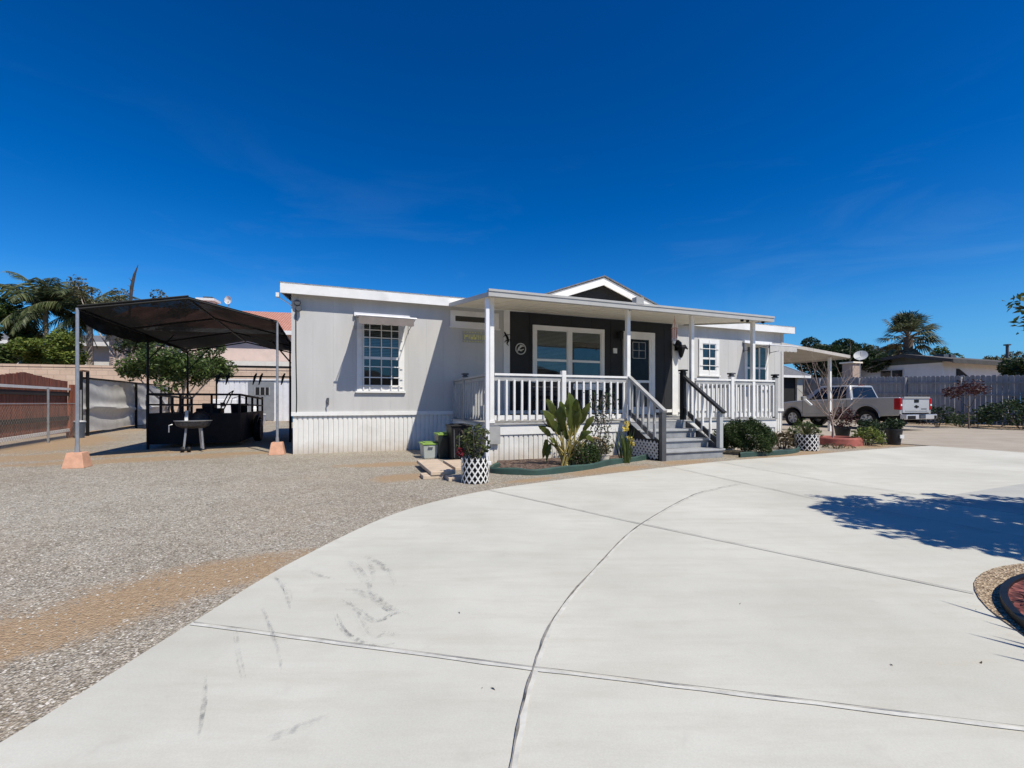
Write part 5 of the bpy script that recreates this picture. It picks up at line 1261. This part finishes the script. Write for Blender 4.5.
for k, (bx, bz, tx, tz, wd_) in enumerate(spec_):
    b0_ = Vector((random.uniform(-.13, .11), random.uniform(-.09, .09), 0)); dy = random.uniform(-.22, .2)
    p2 = Vector((bx, dy*.6, bz)); tipv = Vector((tx, dy*1.3-.05, tz)); p1 = b0_.lerp(p2, .55)+Vector((-bx*.12, 0, .05))
    stx.tube([b0_, p1, p2], [.019, .013, .009], 6)
    ax = tipv-p2; Lf = ax.length; d2 = ax.normalized(); side = d2.cross(Vector((random.uniform(-.8, .8), -1, random.uniform(-.1, .6)))).normalized(); nn = side.cross(d2)
    N = 12; vs = []
    for j in range(N+1):
        s = j/N; w_ = wd_*.5*(math.sin(math.pi*min(1, s*.95+.04))**.7)*(1-.25*s); c0 = p2+d2*Lf*s+nn*(.12*Lf*math.sin(math.pi*s))+Vector((0, 0, .10*Lf*math.sin(math.pi*s)))
        wv_ = .22*w_*math.sin(8*s+k); rl, rr_ = random.uniform(.72, 1), random.uniform(.72, 1)
        vs += [c0-side*w_*rl+nn*(-.22*w_+wv_), c0-side*w_*.5+nn*.04*w_, c0-nn*.05*w_, c0+side*w_*.5+nn*.04*w_, c0+side*w_*rr_+nn*(-.22*w_-wv_)]
    mb = MB(); mb.add(vs, [(5*j+q, 5*j+q+1, 5*j+q+6, 5*j+q+5) for j in range(N) for q in range(4)]); mb.build('leaf', lf_bop, t, True)
for k in range(12):
    a = k*.53; stx.tube([(random.uniform(-.14, .14), random.uniform(-.1, .1), 0), (.16*math.cos(a), .12*math.sin(a), .25), (.3*math.cos(a), .2*math.sin(a), random.uniform(.4, .6))], [.022, .015, .006], 5)
stx.build('stalks', stemm, t, True)
mb = MB(); mb.tube([(-.1, -.05, .62), (-.36, -.1, .70), (-.52, -.12, .70)], [.012, .014, .004], 6); mb.tube([(-.36, -.1, .70), (-.45, -.1, .79)], [.012, .003], 5); mb.tube([(-.36, -.1, .70), (-.28, -.1, .8)], [.012, .003], 5); mb.build('dark_bud', black, t)
bush('mounding_bush', 'low round mounding bush at the foot of the bird of paradise', (1.22, 7.78, 0), .30, .42, lf_bush, .06, 2200, 51, asp=.28)
bush('spiky_plant', 'pale spiky foliage between the bird of paradise and the lattice', (1.42, 8.15, 0), .32, .55, lf_olive, .11, 260, 52, asp=.16, up=.1, shell=.4)
t = thing('wicker_ring', 'brown woven wicker ring leaning behind the mounding bush', 'wicker ring', (1.46, 7.83, 0), R(15))
mb = MB(); mb.tube([(.24*math.cos(a), .05+.04*math.sin(a), .24+.24*math.sin(a)) for a in np.linspace(0, 6.283, 25)], .022, 6); mb.build('ring', M('woven wicker', (.26, .17, .09), .85, .3, 25, bmp=.6), t)
def pot(name, label, loc, r, h, m, plant=None, pm=None, n=300, ph=.3, pr=.25, leaf=.06, asp=.45, seed=1, group=None):
    t = thing(name, label, 'potted plant', loc, 0, group); mb = MB()
    mb.lathe([(r*.72, 0), (r*.98, h*.9), (r*1.06, h*.9), (r*1.06, h), (r*.92, h), (r*.88, h*.86)], (0, 0, 0), 18); mb.build('pot', m, t, True)
    mb = MB(); mb.lathe([(.001, h*.86), (r*.9, h*.86)], (0, 0, 0), 14, cap=False); mb.build('soil', bark, t)
    rg0 = np.random.default_rng(seed)
    mb = MB(); mb.leaves(np.array([0, 0, h+ph*.45])+clump_points(n, (0, 0, 0), (pr, pr, ph*.55), .4, rg0), leaf, .4, asp, .4, 0, rg0)
    for k in range(6): a = k*1.05; mb.tube([(0, 0, h*.8), (pr*.5*math.cos(a), pr*.5*math.sin(a), h+ph*.6)], [.008, .004], 4)
    mb.build('foliage', pm, t)
    return t
pot('potted_plant', 'cream pot with grey green shrub in the bed below the lattice panel', (1.60, 7.95, 0), .13, .2, M('cream pot', (.55, .50, .42), .6, .1, 5), None, lf_olive, 220, .32, .22, .06, seed=61)
t = thing('climbing_rose', 'airy climbing rose against the railing above the lattice panel', 'plant', (1.52, 8.1, 0)); random.seed(5)
mb = MB(); pts = []
for k in range(9):
    p = Vector((random.uniform(-.08, .08), 0, 0)); ps = [p]
    for j in range(8):
        p = p+Vector((random.uniform(-.08, .085), random.uniform(-.05, .035), .155)); ps.append(p)
        if j > 2: pts += [tuple(p+Vector((random.gauss(0, .06), random.gauss(0, .05), random.gauss(0, .06)))) for _ in range(7)]
    mb.tube(ps, [.007]*8+[.003], 4)
mb.build('stems', bark, t); MB().leaves(pts, .055, .4, .5, .3).build('foliage', lf_dark, t)
t = thing('iris_clump', 'upright iris clump with pale yellow blooms beside the step lattice', 'plant', (2.08, 8.22, 0)); random.seed(6)
mb, fl_ = MB(), MB()
for k in range(26):
    a = random.random()*6.283; r0_ = random.uniform(0, .1); L = random.uniform(.35, .7); b0_ = Vector((r0_*math.cos(a), r0_*math.sin(a), 0)); tip = b0_+Vector((math.cos(a)*.16, math.sin(a)*.16, L)); w_ = Vector((-math.sin(a), math.cos(a), 0))*.014; mid = b0_.lerp(tip, .5)+Vector((0, 0, .04)); mb.add([b0_-w_, b0_+w_, mid+w_, tip, mid-w_], [(0, 1, 2, 3, 4)])
mb.build('blades', lf_mid, t)
fl_.leaves(np.concatenate([clump_points(16, (x_, y_, z_), (.05, .05, .05)) for x_, y_, z_ in ((-.02, -.05, .62), (.06, -.06, .45), (.02, .0, .72), (.1, -.02, .34))]), .07, .4, .7, .3); fl_.build('blooms', lf_white, t)
# mulch on the beds
mb = MB(); mb.prism([(p[0], p[1]) for p in smooth_poly([(-.2, 7.5), (-.29, 7.08), (.1, 6.9), (.5, 6.92), (1.22, 7.45), (1.72, 8.0), (2.35, 8.55)], 5)]+[tuple(HW(6.4, -2.9)[:2]), tuple(HW(3.6, -2.78)[:2])], -.02, .035, 'z')
m, nt, b = base_mat('dark bark mulch'); v = coords(nt); vo = nd(nt, 'ShaderNodeTexVoronoi'); vo.inputs['Scale'].default_value = 35; nt.links.new(v, vo.inputs['Vector'])
sp_ = nd(nt, 'ShaderNodeSeparateColor'); nt.links.new(vo.outputs['Color'], sp_.inputs[0]); nt.links.new(ramp(nt, sp_.outputs[0], [(0, (.025, .014, .01)), (.6, (.09, .05, .035)), (1, (.26, .19, .14))]), b.inputs['Base Color']); b.inputs['Roughness'].default_value = .95; bump(nt, b, vo.outputs['Distance'], .8, .02); mulch = m
o = mb.build('bed_soil', mulch); struct(o)
# lattice planters
def lattice_planter(label, loc, r, h, seed):
    t = thing('lattice_planter', label, 'planter', loc, R(10), 'round white lattice planters'); mb = MB()
    mb.lathe([(r*.9, .01), (r*.9, h*.93), (r*.8, h*.93)], (0, 0, 0), 20); mb.build('liner', black, t, True)
    mb = MB(); K = 15
    for sg in (1, -1):
        for k in range(K):
            a0 = 6.283*k/K; pts = [((r+.006*(sg > 0))*math.cos(a0+sg*1.15*j/7), (r+.006*(sg > 0))*math.sin(a0+sg*1.15*j/7), .01+h*j/7) for j in range(8)]
            vs = []
            for p in pts: vs += [(p[0], p[1], p[2]-.017), (p[0], p[1], p[2]+.017)]
            mb.add(vs, [(2*j, 2*j+2, 2*j+3, 2*j+1) for j in range(7)])
    mb.build('lattice', white, t); 
    return t
t = lattice_planter('white lattice planter with leafy rose beside the porch corner downspout', (-.51, 6.22, 0), .19, .33, 1)
rg0 = np.random.default_rng(71); mb = MB(); mb.leaves(np.concatenate([clump_points(330, (0.02, 0, .56), (.21, .2, .25), .4, rg0), clump_points(90, (-.12, .1, .52), (.15, .15, .2), .4, rg0)]), .065, .5, .55, .4, 0, rg0); mb.build('foliage', LEAF('rose leaves', (.015, .03, .008), (.06, .08, .025), (.16, .18, .06)), t)
mb = MB()
for k in range(7): a = k*.9; mb.tube([(.05*math.cos(a), .05*math.sin(a), .28), (.2*math.cos(a), .2*math.sin(a), .72)], [.008, .003], 4)
mb.build('stems', bark, t)
MB().leaves(clump_points(40, (-.2, -.02, .42), (.06, .06, .06)), .05, .4, .7).build('flowers', LEAF('dark crimson petals', (.08, .004, .01), (.16, .01, .02), (.25, .03, .04)), t)
t = lattice_planter('white lattice planter with spiky succulent in the right bed beside the red ring', (6.78, 10.35, 0), .24, .36, 2)
mb = MB(); random.seed(8)
for k in range(30):
    a = k*2.4; el = random.uniform(.3, 1.3); L = random.uniform(.25, .42); b0_ = Vector((0, 0, .32)); d = Vector((math.cos(a)*math.cos(el), math.sin(a)*math.cos(el), math.sin(el))); w_ = Vector((-math.sin(a), math.cos(a), 0))*.03; mid = b0_+d*L*.45; mb.add([b0_-w_*.6, mid-w_, b0_+d*L, mid+w_, b0_+w_*.6], [(0, 1, 2, 3, 4)])
mb.build('succulent', lf_olive, t)
# stepping slabs
slab = M('tan stepping slabs', (.58, .46, .34), .9, .1, 6, dirt=(.45, .36, .28), bmp=.4)
for i, (x, y, z, lab, sx, sy) in enumerate(((-1.23, 7.15, .0, 'long tan paving slab reaching furthest left of the lattice planter', .36, 1.4), (-.93, 7.75, .0, 'tan paving slab behind the longest one, next to the black bin', .32, 1.0), (-.78, 6.42, .0, 'short tan paving slab touching the front of the lattice planter', .3, .24), (-1.12, 6.62, .0, 'half buried tan slab under the near end of the long slab', .42, .3))):
    t = thing('paving_slab', lab, 'paving slab', (x, y, (.055 if i == 0 else 0)), R(20), 'loose tan paving slabs by the porch corner'); mb = MB(); mb.box(-sx/2, sx/2, -sy/2, sy/2, 0, .055); mb.build('slab_body', slab, t, bevel=.008)
# bins by the skirting
def bin_(name, label, loc, w_, d_, h, m, lidm, bin_lid=True, ribs=False):
    t = thing(name, label, 'bin', loc, TH, 'bins against the skirting beside the porch'); a_, b_ = w_/2, d_/2; s = .84
    mb = MB(); mb.add([(-a_*s,-b_*s,0),(a_*s,-b_*s,0),(a_*s,b_*s,0),(-a_*s,b_*s,0),(-a_,-b_,h),(a_,-b_,h),(a_,b_,h),(-a_,b_,h)], [(0,3,2,1),(4,5,6,7),(0,1,5,4),(1,2,6,5),(2,3,7,6),(3,0,4,7)])
    mb.build('bin_body', m, t, bevel=.015)
    mb = MB(); mb.box(-a_-.015, a_+.015, -b_-.015, b_+.015, h+.001, h+.035); mb.box(-a_*.7, a_*.7, -b_*.7, b_*.7, h+.035, h+.05); mb.build('lid', lidm, t, bevel=.008)
    if ribs:
        mb = MB()
        for k in range(4): x_ = -a_*.7+k*a_*.46; mb.beam((x_, -b_*s-.012, .06), (x_*1.1, -b_-.0, h-.05), .02, .02)
        mb.build('rib', railgrey, t)
    mb = MB(); mb.box(-a_*.3, a_*.3, -b_-.035, -b_+.0, h*.86, h*.92); mb.build('handle', m, t)
lime = M('lime green lid', (.22, .36, .06), .5, .15, 5)
bin_('storage_bin', 'low pale bin with lime green lid, leftmost against the skirting', (-1.66, 8.98, 0), .30, .42, .27, M('pale grey plastic', (.42, .45, .42), .5, .1, 4), lime)
bin_('storage_bin', 'dark bin with lime green lid between the low pale bin and the black bin', (-1.36, 8.95, 0), .29, .38, .46, M('dark green black plastic', (.02, .03, .026), .4, .2, 4), lime)
bin_('storage_bin', 'tall black ribbed bin against the porch side', (-1.03, 8.72, 0), .40, .46, .64, black, black, ribs=True)

# ------------------------------------------------------------------ bed to the right of the steps
bush('round_bush', 'large clipped round green bush right of the porch steps', (5.06, 9.72, 0), .56, .73, lf_bush, .065, 15000, 81, asp=.24, up=.2, shell=.72)
bush('succulent_clump', 'brown and green succulent clump between the round bush and the lattice planter', (6.45, 10.75, 0), .42, .42, LEAF('brown succulent leaves', (.04, .025, .015), (.11, .08, .04), (.26, .22, .12)), .11, 330, 82, asp=.5)
t = thing('red_ring_planter', 'low terracotta red ring edging around the bare tree', 'planter ring', (8.55, 11.8, 0)); mb = MB()
prof = [(.38, 0), (.38, .17), (.40, .2), (.49, .2), (.52, .17), (.54, 0)]; mb.lathe(prof, (0, 0, 0), 30, cap=False); mb.build('ring_body', M('terracotta red', (.34, .10, .075), .8, .2, 7, bmp=.4), t, True)
MB().lathe([(.001, .1), (.385, .1)], (0, 0, 0), 20, cap=False).build('mulch', mulch, t)
t = thing('bare_tree', 'leafless pale stemmed young tree rising from the red ring', 'tree', (8.35, 11.72, .05)); random.seed(15); mb, tips = MB(), []
def twig(mb, p, d, L, r, depth):
    d = d.normalized(); pts = [p]; rs = [r]
    for k in range(5):
        d = (d+Vector((random.gauss(0, .12), random.gauss(0, .12), random.gauss(.03, .08)))).normalized(); pts.append(pts[-1]+d*L/5); rs.append(r*(1-.13*(k+1)))
    mb.tube(pts, rs, 5)
    if depth:
        for k in range(3):
            q = pts[2+k]; s_ = (d+Vector((random.gauss(0, .7), random.gauss(0, .7), random.gauss(.1, .35)))).normalized(); twig(mb, q, s_, L*.55, rs[2+k]*.62, depth-1)
mb.tube([(0, 0, 0), (.01, 0, .3), (0, .02, .62)], [.03, .027, .024], 7)
for dx, dy, L in ((-.9, -.1, 1.6), (-.6, .3, 1.7), (-.35, -.2, 1.75), (0.05, .1, 1.6), (.35, .2, 1.3), (.6, -.1, 1.1), (-.75, .1, 1.2), (.2, -.3, 1.3)):
    twig(mb, Vector((0, .01, random.uniform(.4, .62))), Vector((dx, dy, .85)), L, .013, 2)
mb.build('branches', M('pale reddish twigs', (.36, .27, .22), .8, .25, 6), t)
mb = MB(); mb.tube([(-.72, 0, 1.13), (-.55, 0, .98)], .03, 6); mb.build('branch_tag', white, t)
pot('potted_plant', 'black pot with burgundy leafed shrub behind the red ring', (9.62, 13.1, 0), .2, .38, potblack, None, lf_red, 520, .62, .38, .08, seed=91)
pot('potted_plant', 'wide black pot with low green plant right of the burgundy shrub', (10.5, 13.3, 0), .22, .4, potblack, None, lf_dark, 200, .22, .3, .09, seed=92)
pot('potted_plant', 'black pot with white label at the right tip of the garden bed', (9.95, 11.72, 0), .18, .42, potblack, None, lf_dark, 260, .28, .24, .08, seed=93)
MBt = MB(); MBt.box(-.0, .1, -.19, -.172, .18, .27); MBt.build('pot_label', white, bpy.data.objects['potted_plant.003'])
bush('leafy_shrub', 'bright green leafy shrub between the black pots', (9.15, 11.55, 0), .36, .46, lf_bright, .1, 420, 94, asp=.3)
bush('leafy_shrub', 'dark leafy shrub in front of the truck rear wheel', (10.15, 12.45, 0), .45, .55, lf_dark, .1, 800, 95)
bush('leafy_shrub', 'dark green shrub behind the lattice planter left of the bare tree', (8.0, 12.3, 0), .38, .62, lf_mid, .1, 420, 96)
bush('low_ground_plant', 'low yellowing weeds on the soil in front of the red ring', (7.75, 10.75, 0), .32, .12, lf_olive, .06, 140, 97, asp=.3)

# ------------------------------------------------------------------ round bed and tree at the right edge of the driveway
def ell(cx, cy, r, k, n=60): return [(cx+r*math.cos(a)*(k if math.cos(a) > 0 else 1), cy+r*math.sin(a)) for a in np.linspace(0, 2*math.pi, n, endpoint=False)]
m, nt, b = base_mat('tan gravel bed'); v = coords(nt); vo = nd(nt, 'ShaderNodeTexVoronoi'); vo.inputs['Scale'].default_value = 95; nt.links.new(v, vo.inputs['Vector'])
sp_ = nd(nt, 'ShaderNodeSeparateColor'); nt.links.new(vo.outputs['Color'], sp_.inputs[0]); nt.links.new(ramp(nt, sp_.outputs[0], [(0, (.13, .085, .05)), (.5, (.36, .26, .16)), (1, (.62, .50, .35))]), b.inputs['Base Color']); b.inputs['Roughness'].default_value = .95; bump(nt, b, vo.outputs['Distance'], .8, .012)
struct(MB().prism(ell(3.62, 1.67, 1.33, 2.4), .0, .036, 'z').build('tan_bed', m))
m, nt, b = base_mat('red dyed mulch'); v = coords(nt, (1, 1, 1)); vo = nd(nt, 'ShaderNodeTexVoronoi'); vo.inputs['Scale'].default_value = 30; nt.links.new(v, vo.inputs['Vector'])
sp_ = nd(nt, 'ShaderNodeSeparateColor'); nt.links.new(vo.outputs['Color'], sp_.inputs[0]); nt.links.new(ramp(nt, sp_.outputs[0], [(0, (.03, .01, .009)), (.6, (.13, .03, .026)), (1, (.30, .10, .08))]), b.inputs['Base Color']); b.inputs['Roughness'].default_value = .9; bump(nt, b, vo.outputs['Distance'], .9, .02)
struct(MB().prism(ell(3.47, 1.57, 1.17, 2.2), .0, .06, 'z').build('red_mulch', m))
rgm = np.random.default_rng(3); mb = MB(); P_ = []
while len(P_) < 1500:
    x, y = rgm.uniform(2.3, 4.2), rgm.uniform(.9, 2.8)
    if (x-3.47)**2+(y-1.57)**2 < 1.12**2: P_.append((x, y, .068+rgm.uniform(0, .02)))
o = mb.leaves(P_, .05, 1.2, .35, .5, 0, rgm).build('mulch_chips', LEAF('red mulch chips', (.035, .012, .01), (.14, .035, .03), (.36, .12, .09), .9, 0)); tag(o, 'red dyed mulch chips inside the ring at the right edge of the driveway', 'mulch', kind='stuff')
t = thing('ring_edging', 'black plastic edging around the red mulch at the right edge of the driveway', 'garden edging', (3.5, 1.6, 0)); OFF[t.name] = (3.5, 1.6, 0)
a_, b2_ = ell(3.47, 1.57, 1.17, 2.2, 90), ell(3.47, 1.57, 1.2, 2.17, 90); mb = MB(); n = 90
vs = [(x, y, .0) for x, y in b2_]+[(x, y, .075) for x, y in b2_]+[(x, y, .075) for x, y in a_]+[(x, y, .05) for x, y in a_]
mb.add(vs, [(k*n+i, k*n+(i+1) % n, (k+1)*n+(i+1) % n, (k+1)*n+i) for k in range(3) for i in range(n)]); mb.build('edge_strip', black, t, True)
t = thing('shade_tree', 'leafy tree at the right edge of the photo shading the driveway', 'tree', (5.6, 1.9, 0)); OFF[t.name] = (5.6, 1.9, 0); random.seed(23); rg0 = np.random.default_rng(23)
cl = []
def sh(gx, gy, z): return (gx+.545*z, gy-.548*z, z)
for k in range(175):
    while True:
        u, w_ = rg0.uniform(-1, 1), rg0.uniform(-1, 1)
        if u*u+w_*w_ < 1: break
    z = rg0.uniform(2.0, 3.3); gx, gy = 4.72+1.5*u, 4.02+1.0*w_-.1*(u+1)
    if k > 125: gx, gy = 4.72+1.72*u/math.hypot(u, w_), 4.0+1.18*w_/math.hypot(u, w_)
    c0 = sh(gx, gy, z)
    if c0[0] < 1.2*c0[1]+.25: z = 3.3; c0 = sh(gx, gy, z)
    if c0[0] < 1.2*c0[1]+.25: continue
    cl.append((c0, rg0.uniform(.2, .34) if k <= 125 else rg0.uniform(.1, .17)))
mb = crown(cl, 520, .11, .45, .3)
tipc = [(4.55, 4.04, 1.98), (4.6, 3.98, 2.0), (4.62, 4.03, 1.8), (4.7, 3.95, 1.9), (4.85, 3.8, 1.95), (5.0, 3.7, 1.8), (4.75, 3.9, 1.78)]
for c0 in tipc: mb.leaves(clump_points(26, c0, (.12, .12, .09), .4, rg0), .075, .4, .45, .3, .2, rg0)
mb.build('crown', lf_mid, t)
mb = MB(); mb.tube([(5.6, 1.9, -.05), (5.65, 1.95, .8), (5.75, 2.1, 1.5)], [.12, .1, .09], 10)
for c0, r_ in cl[::5]: mb.tube([(5.75, 2.1, 1.45), (5.75*.5+c0[0]*.5, 2.1*.5+c0[1]*.5, 1.5*.4+c0[2]*.6), c0], [.05, .03, .01], 5)
mb.tube([(5.75, 2.1, 1.45), (5.3, 3.2, 1.85), (4.75, 3.9, 1.92), (4.52, 4.06, 1.96)], [.05, .025, .01, .005], 5); mb.build('trunk', bark, t, True)
t = thing('yucca_plant', 'spiky yucca in the red mulch ring just beyond the right edge of the photo', 'plant', (2.97, 1.2, .06)); random.seed(27); mb = MB()
for k in range(38):
    a = k*2.4; el = random.uniform(.65, 1.35); L = random.uniform(.8, 1.1); d = Vector((math.cos(a)*math.cos(el), math.sin(a)*math.cos(el), math.sin(el))); w_ = Vector((-math.sin(a), math.cos(a), 0))*.034; b0_ = Vector((0, 0, .15)); mid = b0_+d*L*.5; mb.add([b0_-w_*.7, mid-w_, b0_+d*L+Vector((0, 0, -.05)), mid+w_, b0_+w_*.7], [(0, 1, 2, 3, 4)])
mb.build('blades', lf_mid, t); MB().lathe([(.07, -.1), (.08, .2)], (0, 0, 0), 10).build('stem', bark, t)
for o in list(COL.objects): pass
